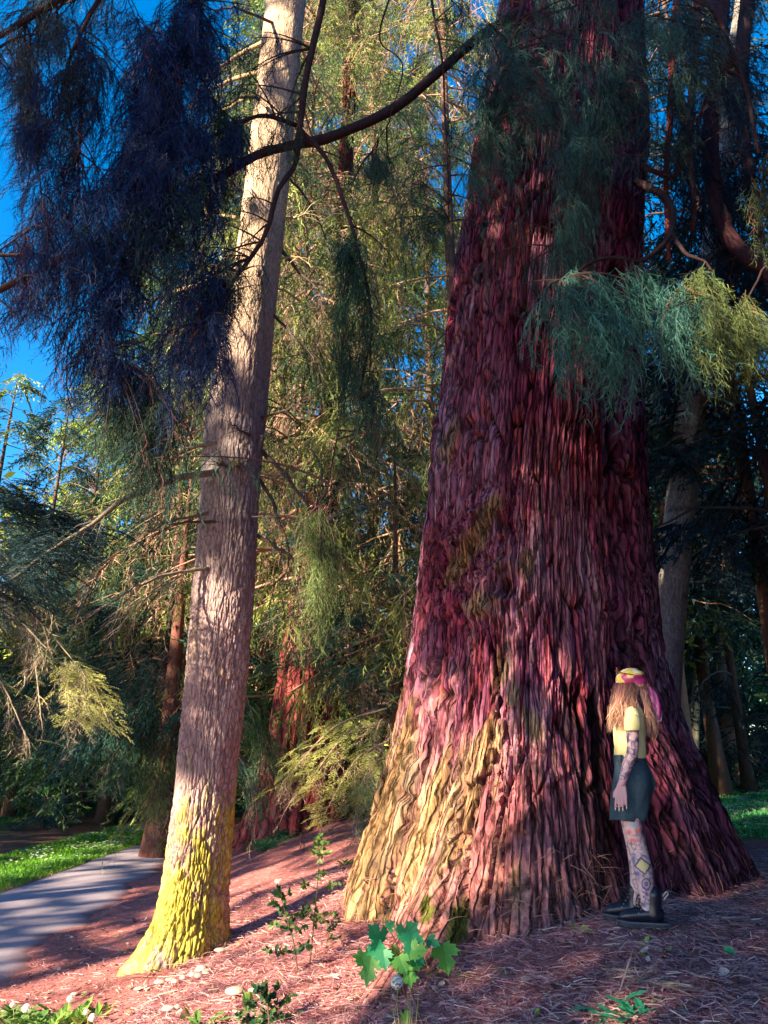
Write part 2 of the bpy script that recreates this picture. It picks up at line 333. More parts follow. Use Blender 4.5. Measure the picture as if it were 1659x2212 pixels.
def bark1(TH, Z, Rr, Cc, ZS):
    k = 1.45; x = np.cos(TH)*k; y = np.sin(TH)*k; z = ZS
    u, v = proj(np.stack([Cc+Rr*np.cos(TH), 7.1+Rr*np.sin(TH), Z], -1))
    wx = .06*fbm(x*1.6, y*1.6, z*.5, 3, 5)+.008*vn(x*6, y*6, z*2.5, 9); tw = .10*fbm(x*2, y*2, z*1.1, 3, 15)
    # swirls round the knots
    kn = [(1100, 1262, 62, .17), (1245, 880, 40, .05), (1040, 1310, 45, .05), (1230, 1420, 60, .05), (960, 960, 60, .06), (1150, 1640, 60, .06), (1340, 1290, 50, .06)]
    bul = 0; hole = 0
    for a, b, s, am in kn:
        d = ((u-a)/s)**2+((v-b)/(s*1.15))**2; e = np.exp(-d)
        bul = bul+am*np.exp(-d*.7); wx = wx+.11*e*np.sign(u-a)*np.minimum(1, np.abs(u-a)/s)*(am/.1); tw = tw+.25*e*(am/.1)
        if am > .1: hole = hole+.26*np.exp(-(((u-a)/16)**2+((v-b-6)/18)**2)); bul = bul+.035*np.sin(np.sqrt(d)*13)*np.exp(-d*1.2)
    diag = np.exp(-(((u-1040)*.75+(v-1150)*.66)/50)**2-(((u-1040)*.66-(v-1150)*.75)/120)**2)   # slanting scar
    xs_ = x+wx; ys_ = y+wx*.7; zs = z+tw
    sl = diag*.28; xs_ = xs_-sl*(z-4.2)
    d = .05*fbm(xs_*2.6, ys_*2.6, zs*.45, 3, 31)
    f1, f2, idn = worley(xs_*6, ys_*6, zs*.7, 3); e = f2-f1
    d = d+.028*(idn-.5)*sstep(0, .06, e)-.085*np.exp(-(e/.045)**2)
    f1b, f2b, idb = worley(xs_*15+5, ys_*15, zs*.95, 8); eb = f2b-f1b
    d = d+(.5+.5*sstep(.2, .9, Z))*(.014*(idb-.5)*sstep(0, .10, eb)-.050*np.exp(-(eb/.075)**2))
    hf = .35+.65*sstep(.0, .9, Z-.3)
    f1c, f2c, idc = worley(xs_*32+5, ys_*32, zs*2.0, 18); ec = f2c-f1c
    d = d+hf*(.006*(idc-.5)*sstep(0, .15, ec)-.020*np.exp(-(ec/.11)**2))
    rg = np.abs(vn(xs_*10+3, ys_*10, zs*.7, 43)); d = d-.06*np.exp(-(rg/.05)**2)*sstep(-.1, .3, vn(x*3, y*3, z*.8, 45))
    d = d+.005*vn(xs_*50, ys_*50, zs*8, 51)+.005*vn(xs_*26, ys_*26, zs*38, 61)
    # long deep splits
    for a, v0, v1, sl_, wd in [(1148, 1690, 1860, .05, 4), (1385-60, 560, 1000, .0, 9), (935, 1560, 1990, -.28, 5), (1020, 1640, 1830, -.2, 3.5), (1250, 1480, 1760, .06, 5), (1075, 1180, 1080, 0, 0), (1190, 1880, 2030, .12, 5), (1060, 1380, 1560, .1, 4), (1290, 1500, 1950, .05, 14)]:
        if wd == 0: continue
        m = np.exp(-((u-(a+sl_*(v-v0)+5*vn(v/24., a*.1, 0.)))/wd)**2)*sstep(v0-25, v0+25, v)*(1-sstep(v1-25, v1+25, v)); d = d-.11*m*(np.sin(TH) < .2)
    # raised, torn bark plates with undercut lips
    for a, b_, ru, rv, ang, am in [(1052, 1610, 30, 95, 26, .075), (1085, 1680, 24, 60, 14, .06), (1150, 1560, 26, 70, -22, .06), (1185, 1500, 22, 60, 5, .05), (1110, 1470, 24, 55, 0, .05), (1185, 1655, 30, 45, 0, .05), (925, 1440, 12, 110, -3, .06), (1040, 1312, 32, 26, 0, .06), (1010, 1720, 22, 110, 16, .05),
                                   (1165, 1830, 34, 120, -6, .06), (1075, 1880, 26, 110, 2, .05), (900, 1800, 22, 150, 16, .05), (960, 1830, 18, 130, 12, .05), (1240, 1380, 26, 90, 3, .05), (1120, 1000, 22, 100, 4, .045), (1030, 800, 24, 120, 6, .045), (1210, 1130, 26, 90, 0, .05), (1350, 1500, 30, 110, -10, .05), (1400, 1650, 26, 110, -20, .05)]:
        ca, sa = math.cos(R(ang)), math.sin(R(ang)); du = (u-a)*ca+(v-b_)*sa+5*vn(v/22., a*.3, 0.); dv = -(u-a)*sa+(v-b_)*ca+9*vn(u/14., a*.2, 2.); q = (du/ru)**2+(dv/rv)**2
        d = d+am*(1-sstep(.80, 1.15, q))*(.6+.4*np.clip(dv/rv, -1, 1))*(np.sin(TH) < .2)
    sl2 = np.exp(-((((u-1035)*.68+(v-1120)*.73))/26)**4)*np.exp(-((((u-1035)*.73-(v-1120)*.68))/78)**4)
    d = d+.07*sl2
    d = d+bul-hole
    n1 = fbm(x*2.2, y*2.2, z*1.0, 4, 71); n2 = vn(xs_*20, ys_*20, zs*1.8, 81)
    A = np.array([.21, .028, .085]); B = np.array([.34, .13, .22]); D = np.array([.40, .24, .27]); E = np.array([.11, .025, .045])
    wB = np.clip(.5+1.1*n1+.25*n2+5*d, 0, 1)[..., None]; col = A*(1-wB)+B*wB
    wD = np.clip(.9*n2*sstep(-.2, .5, vn(x*3, y*3, z*.6, 93))+.1, 0, 1)[..., None]; col = col*(1-wD*.7)+D*wD*.7
    wE = np.clip((idn-.62)*3, 0, 1)[..., None]; col = col*(1-wE*.5)+E*wE*.5
    wL = np.clip((idb-.6)*3, 0, 1)*sstep(-.2, .4, n1); wL = wL[..., None]; col = col*(1-.75*wL)+np.array([.46, .32, .45])*.75*wL
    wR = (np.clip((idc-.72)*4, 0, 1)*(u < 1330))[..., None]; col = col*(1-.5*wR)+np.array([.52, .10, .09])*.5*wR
    rt_ = sstep(1225, 1330, u)[..., None]*.55; col = col*(1-rt_)+np.array([.15, .022, .05])*rt_  # right side of the trunk darkened: its shade put into the colour
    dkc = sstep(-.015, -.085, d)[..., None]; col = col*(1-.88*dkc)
    low = (sstep(1450, 2000, v)*(1-.85*sstep(1255, 1345, u)))[..., None]; col = col*(1-low*.75)+(np.array([.42, .175, .155])*(1+.3*n2[..., None]))*low*.75  # pinkish foot fades out rightwards, lit side put into the colour
    moss = np.array([.26, .235, .045]); mm = 0
    for a, b, ru, rv, am, ang in [(810, 1800, 45, 230, 1.0, 20), (1000, 1740, 28, 130, 1.2, 12), (930, 1760, 25, 130, .8, 10), (1045, 1610, 30, 75, 1.2, 24), (1078, 1450, 22, 60, 1.1, 5), (1150, 1560, 20, 42, 1.1, -25),
                              (1010, 1190, 24, 90, 1.2, 35), (1060, 1110, 18, 50, 1.1, 35), (980, 960, 30, 60, .7, 20), (1040, 1310, 30, 22, 1, 0), (1110, 1500, 14, 30, .9, 10), (900, 1850, 25, 120, .7, 10), (1240, 1560, 25, 60, .5, 0), (770, 2040, 20, 90, .7, 0), (870, 1600, 14, 160, .7, 8), (1140, 1225, 14, 40, .8, 0)]:
        ca, sa = math.cos(R(ang)), math.sin(R(ang)); du = (u-a)*ca+(v-b)*sa; dv = -(u-a)*sa+(v-b)*ca
        mm = np.maximum(mm, am*np.exp(-((du/ru)**2+(dv/rv)**2)))
    mm = mm*(np.sin(TH) < .3)*.9; mm = mm+.26*(sstep(1450, 1750, v))*(u < 1200)+.35*(TH < R(-140))*sstep(1300, 1700, v)
    dk = np.exp(-(((u-985)/30)**2+((v-1990)/60)**2))+.7*np.exp(-(((u-920)/20)**2+((v-1960)/50)**2))+.6*np.exp(-(((u-760)/20)**2+((v-2130)/50)**2))
    mk = sstep(.25, .75, mm+.35*fbm(x*7, y*7, z*2.0, 4, 99)+.45*fbm(xs_*20, ys_*20, zs*2.2, 3, 98)+2*d)[..., None]; mk = mk*.5*(1-.8*dkc); col = col*(1-mk)+moss*(1+.3*n2[..., None])*mk
    mk = sstep(.4, .7, dk+.5*fbm(x*9, y*9, z*5.0, 3, 101))[..., None]; col = col*(1-mk)+np.array([.10, .11, .02])*mk
    return d, col
seq = empty('giant_sequoia', (1.4, 7.1, .3), 'giant sequoia with a massive reddish furrowed trunk, woman standing against it', 'tree')
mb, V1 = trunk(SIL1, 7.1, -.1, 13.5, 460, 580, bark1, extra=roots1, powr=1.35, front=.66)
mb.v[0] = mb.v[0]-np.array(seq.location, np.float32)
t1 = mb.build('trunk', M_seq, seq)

SIL2 = [(-700, 625, 705), (0, 578, 663), (200, 555, 640), (400, 528, 622), (600, 502, 600), (800, 468, 583), (900, 446, 577), (1000, 440, 567), (1200, 427, 555), (1400, 405, 540), (1500, 398, 528), (1600, 386, 517),
        (1700, 377, 506), (1800, 361, 500), (1900, 349, 494), (1960, 338, 488), (2000, 326, 487), (2040, 305, 488), (2090, 296, 490)]
def roots2(TH, Z, Rr):
    h = np.maximum(0, Z+.1)
    def b(a, w_, amp, hh):
        d = np.angle(np.exp(1j*(TH-R(a)))); return amp*np.exp(-(d/R(w_))**2)*np.exp(-h/hh)
    return Rr+b(-150, 20, .17, .12)+b(-105, 20, .10, .2)+b(-60, 16, .07, .15)+b(20, 25, .08, .2)+b(120, 30, .15, .2)+.012*np.sin(TH*3+Z)
def bark2(TH, Z, Rr, Cc, ZS):
    k = .26; x = np.cos(TH)*k; y = np.sin(TH)*k; z = Z
    u, v = proj(np.stack([Cc+Rr*np.cos(TH), 7.0+Rr*np.sin(TH), Z], -1))
    wx = .02*fbm(x*7, y*7, z*4, 3, 205); hi = sstep(3.5, 6.5, z)
    f1, f2, idn = worley((x+wx)*30, (y+wx)*30, (ZS+wx)*9, 203); e = f2-f1
    g1, g2, idg = worley((x+wx)*17, (y+wx)*17, (ZS+wx)*4, 207); eg = g2-g1
    d = (.006*(idn-.5)*sstep(0, .15, e)-.012*np.exp(-(e/.13)**2)-.014*np.exp(-(eg/.09)**2)+.006*(idg-.5))*(1-.85*hi)
    d = d*(1+.9*sstep(1.6, 0., z))+.008*vn(x*6, y*6, z*2, 211)+.003*vn(x*50, y*50, z*25, 212)
    # branch scars: horizontal dashes higher up
    f1, f2, idh = worley(x*7, y*7, z*5+3, 231); d = d-.012*np.exp(-(f1/.12)**2)*hi
    n1 = fbm(x*9, y*9, z*3, 4, 221)
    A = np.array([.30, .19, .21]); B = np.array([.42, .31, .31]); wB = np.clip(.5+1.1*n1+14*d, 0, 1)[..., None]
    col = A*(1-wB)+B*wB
    hh = (hi*.75)[..., None]; col = col*(1-hh)+np.array([.60, .45, .33])*(1+.12*n1[..., None])*hh  # paler upper bark, its warmth standing in for sunlight
    gr = np.exp(-((z-4.2)/1.3)**2)[..., None]*.75; col = col*(1-gr)+np.array([.27, .25, .29])*gr  # grey band: shade across the mid trunk painted into the bark
    mm = 1.05*(1-sstep(.3, 2.2, z-.3*np.cos(TH)))+.25*np.exp(-((z-2.4)/.45)**2)+.35*np.exp(-((z-6.2)/.9)**2)*sstep(-.3, .9, np.cos(TH))
    mm = mm-.22*sstep(.35, .9, np.cos(TH))+.8*np.exp(-(((u-505)/16)**2+((v-1000)/16)**2))
    mk = sstep(.3, 1.0, mm+.7*fbm(x*12, y*12, z*4, 4, 241)+14*d)[..., None]
    col = col*(1-mk*.9)+np.array([.42, .37, .05])*(1+.2*n1[..., None])*mk*.9
    st = np.exp(-((idh-.5)/.5)**2)*np.exp(-(f1/.16)**2)*hi; col = col*(1-.6*st[..., None])
    return d, col
fir = empty('fir_tree', (-1.6, 7.0, -.05), 'slender fir beside the path with mossy yellow-green lower trunk and dead branches', 'tree')
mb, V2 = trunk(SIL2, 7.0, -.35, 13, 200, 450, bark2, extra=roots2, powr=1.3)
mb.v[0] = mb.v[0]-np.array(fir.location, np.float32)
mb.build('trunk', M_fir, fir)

SIL3 = [(-300, 770, 796), (300, 735, 764), (700, 712, 750), (1000, 680, 742), (1100, 662, 735), (1200, 645, 728), (1370, 612, 722), (1500, 592, 728), (1600, 576, 736), (1700, 552, 752), (1760, 528, 772), (1810, 505, 800), (1850, 490, 815)]
def bark3(TH, Z, Rr, Cc, ZS):
    k = .8; x = np.cos(TH)*k; y = np.sin(TH)*k; wx = .06*fbm(x*2, y*2, Z, 3, 305)
    rg = np.abs(vn((x+wx)*7, (y+wx)*7, Z*.7, 301)); d = -.06*np.exp(-(rg/.15)**2)+.02*vn(x*16, y*16, Z*1.5, 303)
    n = vn(x*12, y*12, Z*1.2, 309)[..., None]
    return d, np.array([.27, .05, .055])*(1-.6*sstep(4, 7, Z))[..., None]*(1+.35*n)+np.array([.06, .05, .04])*np.clip(n, 0, 1)
s2 = empty('sequoia_tree', (-1.8, 14.6, .3), 'second sequoia behind the fir, red trunk with a sunlit pink patch half hidden by boughs', 'tree')
mb, V3 = trunk(SIL3, 14.6, .0, 27, 110, 190, bark3, powr=1.3)
mb.v[0] = mb.v[0]-np.array(s2.location, np.float32); mb.build('trunk', M_seq, s2)

SIL4 = [(300, 1545, 1585), (700, 1492, 1542), (800, 1478, 1532), (900, 1458, 1523), (1000, 1448, 1512), (1200, 1426, 1491), (1400, 1416, 1476), (1500, 1414, 1469), (1600, 1415, 1467), (1750, 1405, 1472)]
def bark4(TH, Z, Rr, Cc, ZS):
    k = .22; x = np.cos(TH)*k; y = np.sin(TH)*k
    f1, f2, idn = worley(x*22, y*22, Z*3, 403); e = f2-f1
    d = -.008*np.exp(-(e/.12)**2)+.004*vn(x*60, y*60, Z*8, 405)
    n = fbm(x*9, y*9, Z*2.5, 3, 409)[..., None]; lo = sstep(4.5, 2.5, Z)[..., None]
    c = np.array([.24, .22, .21])*(1-lo)+np.array([.20, .16, .20])*lo
    sc = np.exp(-(((Z*2.3) % 1-.5)/.10)**2)*sstep(.1, .5, vn(x*5, y*5, Z*2, 411)); 
    return d, c*(1+.4*n)*(1-.6*sc[..., None])
f2t = empty('fir_tree', (4.0, 10.5, .5), 'pale grey fir trunk leaning right, just behind the giant tree', 'tree')
mb, V4 = trunk(SIL4, 10.5, .2, 17, 90, 260, bark4, powr=1.2)
mb.v[0] = mb.v[0]-np.array(f2t.location, np.float32); mb.build('trunk', M_fir, f2t)
# ------------------------------------------------------------------ foliage templates (unit length)
def spray_tpl(n2, n3, hang, l2, l3, w1, w2, w3, seed, flat=1.0, ang=(30, 50), k2=3):
    r = np.random.default_rng(seed); n = 6 if k2 == 3 else 4; t = np.linspace(0, 1, n)
    main = np.stack([t*(1-.25*hang*t), .05*np.sin(t*4+seed), -hang*t**1.6], -1)
    vs, ts, sh = [], [], []; off = 0
    def put(pts, w_, c):
        nonlocal off
        v, tt = strands(pts, w_); vs.append(v); ts.append(tt+off); sh.append(np.repeat(c, len(v)//len(pts))); off += len(v)
    put(main[None], w1, np.array([0.0]))
    ti = np.linspace(.10, .98, n2)+r.uniform(-.03, .03, n2)
    p = np.stack([np.interp(ti, t, main[:, i]) for i in range(3)], -1); tg = nrm(np.stack([np.interp(ti, t, np.gradient(main[:, i])) for i in range(3)], -1))
    side = np.where(np.arange(n2) % 2, 1, -1)[:, None]; a = np.radians(r.uniform(*ang, n2))[:, None]
    sd = np.stack([np.zeros(n2), np.ones(n2), r.normal(0, .45/flat, n2)], -1)*side
    d = nrm(tg*np.cos(a)+nrm(sd)*np.sin(a)); L = l2*(1-.65*ti)*r.uniform(.7, 1.2, n2)
    dn = np.array([0, 0, -1.])*hang*.5
    P1 = p+d*L[:, None]*.5+dn*(L*.12)[:, None]; P2 = p+nrm(d+tg*.35+dn*.5)*L[:, None]
    put(np.stack([p, P1, P2] if k2 == 3 else [p, P2], 1), w2, np.full(n2, .35))
    if n3:
        f = np.tile(np.linspace(.15, 1., n3), n2); I = np.repeat(np.arange(n2), n3)
        q = np.where((f < .5)[:, None], p[I]+(P1[I]-p[I])*(f*2)[:, None], P1[I]+(P2[I]-P1[I])*(f*2-1)[:, None])
        s3 = np.where(np.arange(len(I)) % 2, 1, -1)[:, None]; dd = nrm(P2[I]-p[I]); sdv = nrm(np.cross(dd, np.array([0, .1, 1.])+r.normal(0, .5/flat, (len(I), 3))))*s3
        e = nrm(dd*.8+sdv*.62+dn*.25+r.normal(0, .12, dd.shape)); L3 = l3*(1.1-.5*f)*r.uniform(.6, 1.3, len(I))
        put(np.stack([q, q+e*L3[:, None]], 1), w3, r.uniform(.6, 1, len(I)))
    return np.concatenate(vs), np.concatenate(ts), np.concatenate(sh)
TS = [spray_tpl(12, 4, .95, .42, .17, .020, .015, .0115, k, ang=(20, 42)) for k in range(6)]            # drooping sequoia cords
TSf = [spray_tpl(8, 4, .85, .38, .17, .03, .024, .022, k+20, k2=2) for k in range(4)]          # same, far away
TF = [spray_tpl(13, 5, .25, .42, .10, .03, .022, .022, k+40, flat=3, ang=(45, 65), k2=2) for k in range(4)]   # flat fir sprays
TFf = [spray_tpl(6, 3, .3, .45, .17, .05, .05, .065, k+60, flat=2, ang=(40, 60), k2=2) for k in range(4)]
TD = [spray_tpl(7, 4, .5, .5, .2, .02, .013, .009, k+80, flat=.8, k2=2) for k in range(3)]         # bare dead twigs
def place(mb, tpls, pos, yaw, pitch, sc, col, var=.35, tip=.8):
    N = len(pos)
    if not N: return
    pick = rng.integers(0, len(tpls), N); pos = np.asarray(pos, float); col = np.broadcast_to(np.asarray(col, float), (N, 3))
    yaw, pitch, sc = [np.broadcast_to(np.asarray(a, float), (N,)) for a in (yaw, pitch, sc)]
    for k, (v, t, sh) in enumerate(tpls):
        m = pick == k; n = m.sum()
        if not n: continue
        cp, sp = np.cos(pitch[m])[:, None], np.sin(pitch[m])[:, None]; cy, sy = np.cos(yaw[m])[:, None], np.sin(yaw[m])[:, None]
        x = v[None, :, 0]*cp+v[None, :, 2]*sp; z = -v[None, :, 0]*sp+v[None, :, 2]*cp; y = np.broadcast_to(v[None, :, 1], x.shape)
        V = np.stack([x*cy-y*sy, x*sy+y*cy, z], -1)*sc[m][:, None, None]+pos[m][:, None]
        T = t[None]+(np.arange(n)*len(v))[:, None, None]
        c = col[m][:, None]*(1+var*rng.uniform(-1, 1, (n, 1, 1)))*(1-tip*.5+tip*sh[None, :, None])
        mb.add(V, T.reshape(-1, 3), c=c.reshape(-1, 3))
def U(a, b, n): return rng.uniform(a, b, n)

# ------------------------------------------------------------------ giant sequoia: limbs
LIMBPTS = []
def limb(mb, pts, r0, r1, col=(.10, .06, .06), n=30, keep=True, wob=.02, sides=8):
    p = np.array([P(u, v, Yd) for u, v, Yd in pts]); p = smooth_path(p, n); p = p+wob*np.stack([vn(np.arange(n)*.45, i*3.1+r0*99) for i in range(3)], -1)*np.linspace(0, 1, n)[:, None]
    tube(mb, p, np.linspace(r0, r1, n), sides, col, .12)
    if keep: LIMBPTS.append(p)
    return p
def newlimb(parent, pts, r0, r1, col=(.05, .03, .035), **k):
    mb = MB(); p = limb(mb, pts, r0, r1, col, **k); mb.v = [v-np.array(parent.location, np.float32) for v in mb.v]
    mb.build('limb', M_limb, parent); return p
LM = [([(1230, -30, 7.0), (1060, 62, 6.1), (950, 152, 5.6), (850, 235, 5.3), (720, 292, 5.0), (640, 312, 4.85), (560, 335, 4.7), (470, 385, 4.6), (370, 440, 4.5), (250, 495, 4.4), (130, 562, 4.3), (-30, 640, 4.2)], .056, .020),
      ([(1230, -260, 7.0), (980, -180, 5.7), (740, -60, 4.9), (690, 40, 4.8), (658, 190, 4.75), (645, 290, 4.75), (640, 350, 4.7), (600, 420, 4.6), (560, 530, 4.55), (495, 625, 4.5), (450, 700, 4.45)], .042, .010),
      ([(920, -90, 5.6), (940, 50, 5.55), (957, 140, 5.5), (965, 330, 5.5), (972, 480, 5.5)], .016, .006),
      ([(645, 280, 4.75), (700, 335, 4.7), (745, 440, 4.65), (780, 560, 4.6), (800, 700, 4.6), (780, 860, 4.6)], .022, .006),
      ([(640, 270, 4.8), (560, 250, 4.6), (470, 290, 4.5), (380, 330, 4.4), (300, 420, 4.35)], .02, .006),
      ([(1250, -200, 6.8), (900, -190, 5.4), (500, -110, 4.7), (200, -40, 4.4), (-60, 110, 4.2)], .06, .02),
      ([(430, -90, 4.6), (400, 60, 4.5), (330, 220, 4.45), (290, 400, 4.4)], .025, .007),
      ([(250, -60, 4.5), (180, 60, 4.45), (140, 200, 4.4), (170, 330, 4.4)], .02, .006),
      ([(-20, 112, 4.3), (35, 82, 4.3), (62, 76, 4.3), (100, 62, 4.3)], .012, .006),
      ([(64, 78, 4.3), (59, 180, 4.3), (57, 275, 4.3), (72, 322, 4.3)], .008, .004),
      ([(-20, 551, 4.3), (60, 551, 4.32), (100, 555, 4.33), (150, 552, 4.32)], .014, .01),
      ([(0, 540, 4.4), (60, 500, 4.42), (140, 470, 4.45), (180, 440, 4.45)], .007, .003),
      ([(250, 495, 4.4), (262, 560, 4.42), (258, 650, 4.45), (240, 780, 4.5)], .02, .004),
      ([(1330, -120, 6.2), (1450, -60, 5.6), (1540, 20, 5.3), (1600, 160, 5.1), (1640, 330, 5.0)], .05, .012),
      ([(1340, 250, 6.1), (1300, 300, 5.8), (1250, 380, 5.5), (1215, 520, 5.3), (1230, 600, 5.25)], .03, .008),
      ([(1372, 390, 6.1), (1440, 430, 5.8), (1450, 500, 5.4), (1390, 560, 5.1), (1300, 560, 5.0), (1210, 610, 4.95)], .04, .008),
      ([(1450, 500, 5.4), (1480, 545, 5.1), (1530, 575, 5.0), (1555, 660, 4.95)], .02, .006),
      ([(1760, 380, 5.2), (1690, 520, 5.1), (1640, 600, 5.05), (1590, 690, 5.0)], .02, .005),
      ([(1700, 220, 5.0), (1660, 330, 5.0), (1640, 420, 5.0)], .012, .004),
      ([(1160, -80, 5.9), (1120, 40, 5.5), (1080, 160, 5.3), (1050, 280, 5.2)], .03, .008),
      ([(860, -60, 5.2), (820, 80, 5.2), (870, 140, 5.2), (840, 260, 5.2), (800, 330, 5.2)], .01, .004),
      ([(735, 560, 4.6), (742, 760, 4.6), (735, 900, 4.6), (710, 1040, 4.6), (690, 1090, 4.6)], .006, .004)]
for pts, a, b in LM: newlimb(seq, pts, a, b)
# bark-stripped hanging boughs, upper right
for pts, a, b, c in [([(1470, -60, 6.6), (1452, 100, 6.5), (1448, 260, 6.4), (1438, 420, 6.3), (1445, 560, 6.2)], .05, .02, (.20, .05, .05)),
                     ([(1510, -60, 7.5), (1503, 120, 7.4), (1490, 300, 7.3), (1500, 500, 7.2)], .06, .03, (.14, .05, .05)),
                     ([(1560, -80, 8), (1552, 120, 7.9), (1535, 300, 7.8), (1550, 450, 7.7), (1600, 540, 7.5), (1700, 620, 7.2)], .13, .09, (.07, .03, .04)),
                     ([(1620, -60, 8.2), (1600, 200, 8.2), (1625, 420, 8.0), (1660, 640, 7.8)], .12, .05, (.05, .03, .04)),
                     ([(1385, 360, 6.3), (1455, 380, 6.2), (1480, 330, 6.0), (1530, 200, 5.8)], .03, .01, (.10, .04, .05)),
                     ([(1478, 120, 6), (1490, 180, 5.95), (1480, 250, 5.9)], .018, .005, (.42, .08, .07))]:
    newlimb(seq, pts, a, b, col=c)
ALLP = np.concatenate(LIMBPTS)
# ------------------------------------------------------------------ giant sequoia: hanging foliage
fol = MB(); tw = MB()
def cluster(cu, cv, ru, rv, Yd, n, per, sc, col, dead=.12, pull=.35, dirv=None, spread=1.0):
    col = np.array(col)
    for _ in range(n):
        a = random.uniform(0, 6.283); q = random.random()**.6
        u = cu+ru*q*math.cos(a); v = cv+rv*q*math.sin(a); y = Yd+random.uniform(-.45, .45)*spread
        E = P(u, v, y)
        d = ALLP-E; dist = np.sqrt((d**2).sum(1))+np.where(ALLP[:, 2] < E[2]-.05, 1.2, 0)
        A = ALLP[np.argmin(dist)]; L = np.linalg.norm(E-A)
        mid = (A+E)/2+np.array([random.uniform(-.1, .1), random.uniform(-.1, .1), .22])*L*.8
        m = 9; t = np.linspace(0, 1, m)[:, None]; path = (1-t)**2*A+2*t*(1-t)*mid+t*t*E
        tube(tw, path, np.linspace(.008+.004*min(L, 2), .003, m), 4, (.06, .04, .045), cap=False)
        k = per; tt = U(.35 if L > .5 else .1, 1, k)**.7; pos = np.stack([np.interp(tt, t[:, 0], path[:, i]) for i in range(3)], -1)+rng.normal(0, .025, (k, 3))
        base = math.atan2(E[1]-A[1], E[0]-A[0])
        place(fol, TS, pos, base+rng.normal(0, .8, k), U(.1, 1.15, k), sc*U(.55, 1.2, k)*(.6+.4*tt), col*random.uniform(.7, 1.25))
        if random.random() < dead: place(tw, TD, pos[:2], base+rng.normal(0, 1, len(pos[:2])), .9, sc*1.2, (.14, .06, .06), tip=.2)
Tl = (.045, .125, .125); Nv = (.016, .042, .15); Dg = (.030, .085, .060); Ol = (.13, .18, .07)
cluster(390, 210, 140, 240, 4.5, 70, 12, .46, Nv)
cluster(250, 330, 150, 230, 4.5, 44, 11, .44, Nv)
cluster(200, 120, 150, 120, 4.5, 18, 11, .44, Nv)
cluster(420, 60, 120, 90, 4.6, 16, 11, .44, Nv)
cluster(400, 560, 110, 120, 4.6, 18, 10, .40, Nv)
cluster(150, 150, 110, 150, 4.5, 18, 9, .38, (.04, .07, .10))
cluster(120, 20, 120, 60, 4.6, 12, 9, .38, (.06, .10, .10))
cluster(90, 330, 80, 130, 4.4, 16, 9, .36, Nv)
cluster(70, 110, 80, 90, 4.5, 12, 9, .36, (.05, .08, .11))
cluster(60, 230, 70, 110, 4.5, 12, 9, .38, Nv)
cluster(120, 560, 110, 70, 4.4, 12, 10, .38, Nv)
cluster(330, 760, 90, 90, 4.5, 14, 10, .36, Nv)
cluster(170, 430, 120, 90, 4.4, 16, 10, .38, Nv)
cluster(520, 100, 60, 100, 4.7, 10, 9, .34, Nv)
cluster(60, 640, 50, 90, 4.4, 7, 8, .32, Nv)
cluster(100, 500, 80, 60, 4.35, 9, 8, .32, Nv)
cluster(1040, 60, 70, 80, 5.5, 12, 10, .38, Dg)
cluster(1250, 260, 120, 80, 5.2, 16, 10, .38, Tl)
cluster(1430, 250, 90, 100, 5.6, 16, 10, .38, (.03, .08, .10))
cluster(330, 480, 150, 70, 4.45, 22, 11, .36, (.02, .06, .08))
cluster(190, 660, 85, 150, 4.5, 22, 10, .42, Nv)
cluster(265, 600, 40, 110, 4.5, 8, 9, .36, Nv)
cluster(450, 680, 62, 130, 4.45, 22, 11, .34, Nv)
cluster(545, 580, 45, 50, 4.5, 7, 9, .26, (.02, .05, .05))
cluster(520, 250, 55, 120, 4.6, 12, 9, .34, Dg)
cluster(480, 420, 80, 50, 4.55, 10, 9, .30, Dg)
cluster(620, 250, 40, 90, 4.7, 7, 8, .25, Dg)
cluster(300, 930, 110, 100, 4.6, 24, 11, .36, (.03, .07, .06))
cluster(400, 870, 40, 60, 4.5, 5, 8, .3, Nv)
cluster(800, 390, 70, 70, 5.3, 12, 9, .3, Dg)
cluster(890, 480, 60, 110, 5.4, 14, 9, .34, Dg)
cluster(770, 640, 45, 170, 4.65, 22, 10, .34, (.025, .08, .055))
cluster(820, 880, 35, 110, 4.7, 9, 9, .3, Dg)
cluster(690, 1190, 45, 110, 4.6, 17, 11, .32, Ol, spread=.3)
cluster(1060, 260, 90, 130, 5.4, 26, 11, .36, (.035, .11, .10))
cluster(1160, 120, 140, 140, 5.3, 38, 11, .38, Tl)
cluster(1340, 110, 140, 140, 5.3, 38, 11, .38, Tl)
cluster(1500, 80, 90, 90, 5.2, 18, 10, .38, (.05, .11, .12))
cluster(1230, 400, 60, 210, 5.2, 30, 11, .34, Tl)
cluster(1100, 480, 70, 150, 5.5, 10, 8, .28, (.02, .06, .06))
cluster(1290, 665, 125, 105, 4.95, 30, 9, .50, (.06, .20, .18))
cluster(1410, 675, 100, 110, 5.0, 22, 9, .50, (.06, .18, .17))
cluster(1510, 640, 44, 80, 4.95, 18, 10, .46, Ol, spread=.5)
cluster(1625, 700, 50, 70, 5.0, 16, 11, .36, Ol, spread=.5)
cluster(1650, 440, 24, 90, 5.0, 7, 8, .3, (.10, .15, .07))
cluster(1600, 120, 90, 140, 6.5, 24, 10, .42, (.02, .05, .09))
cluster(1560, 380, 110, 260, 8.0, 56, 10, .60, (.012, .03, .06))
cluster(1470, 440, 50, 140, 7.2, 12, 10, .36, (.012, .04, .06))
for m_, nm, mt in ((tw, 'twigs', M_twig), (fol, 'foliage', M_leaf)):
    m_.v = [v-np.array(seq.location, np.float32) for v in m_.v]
    o = m_.build(nm, mt, seq, smooth=False); o['kind'] = 'stuff'

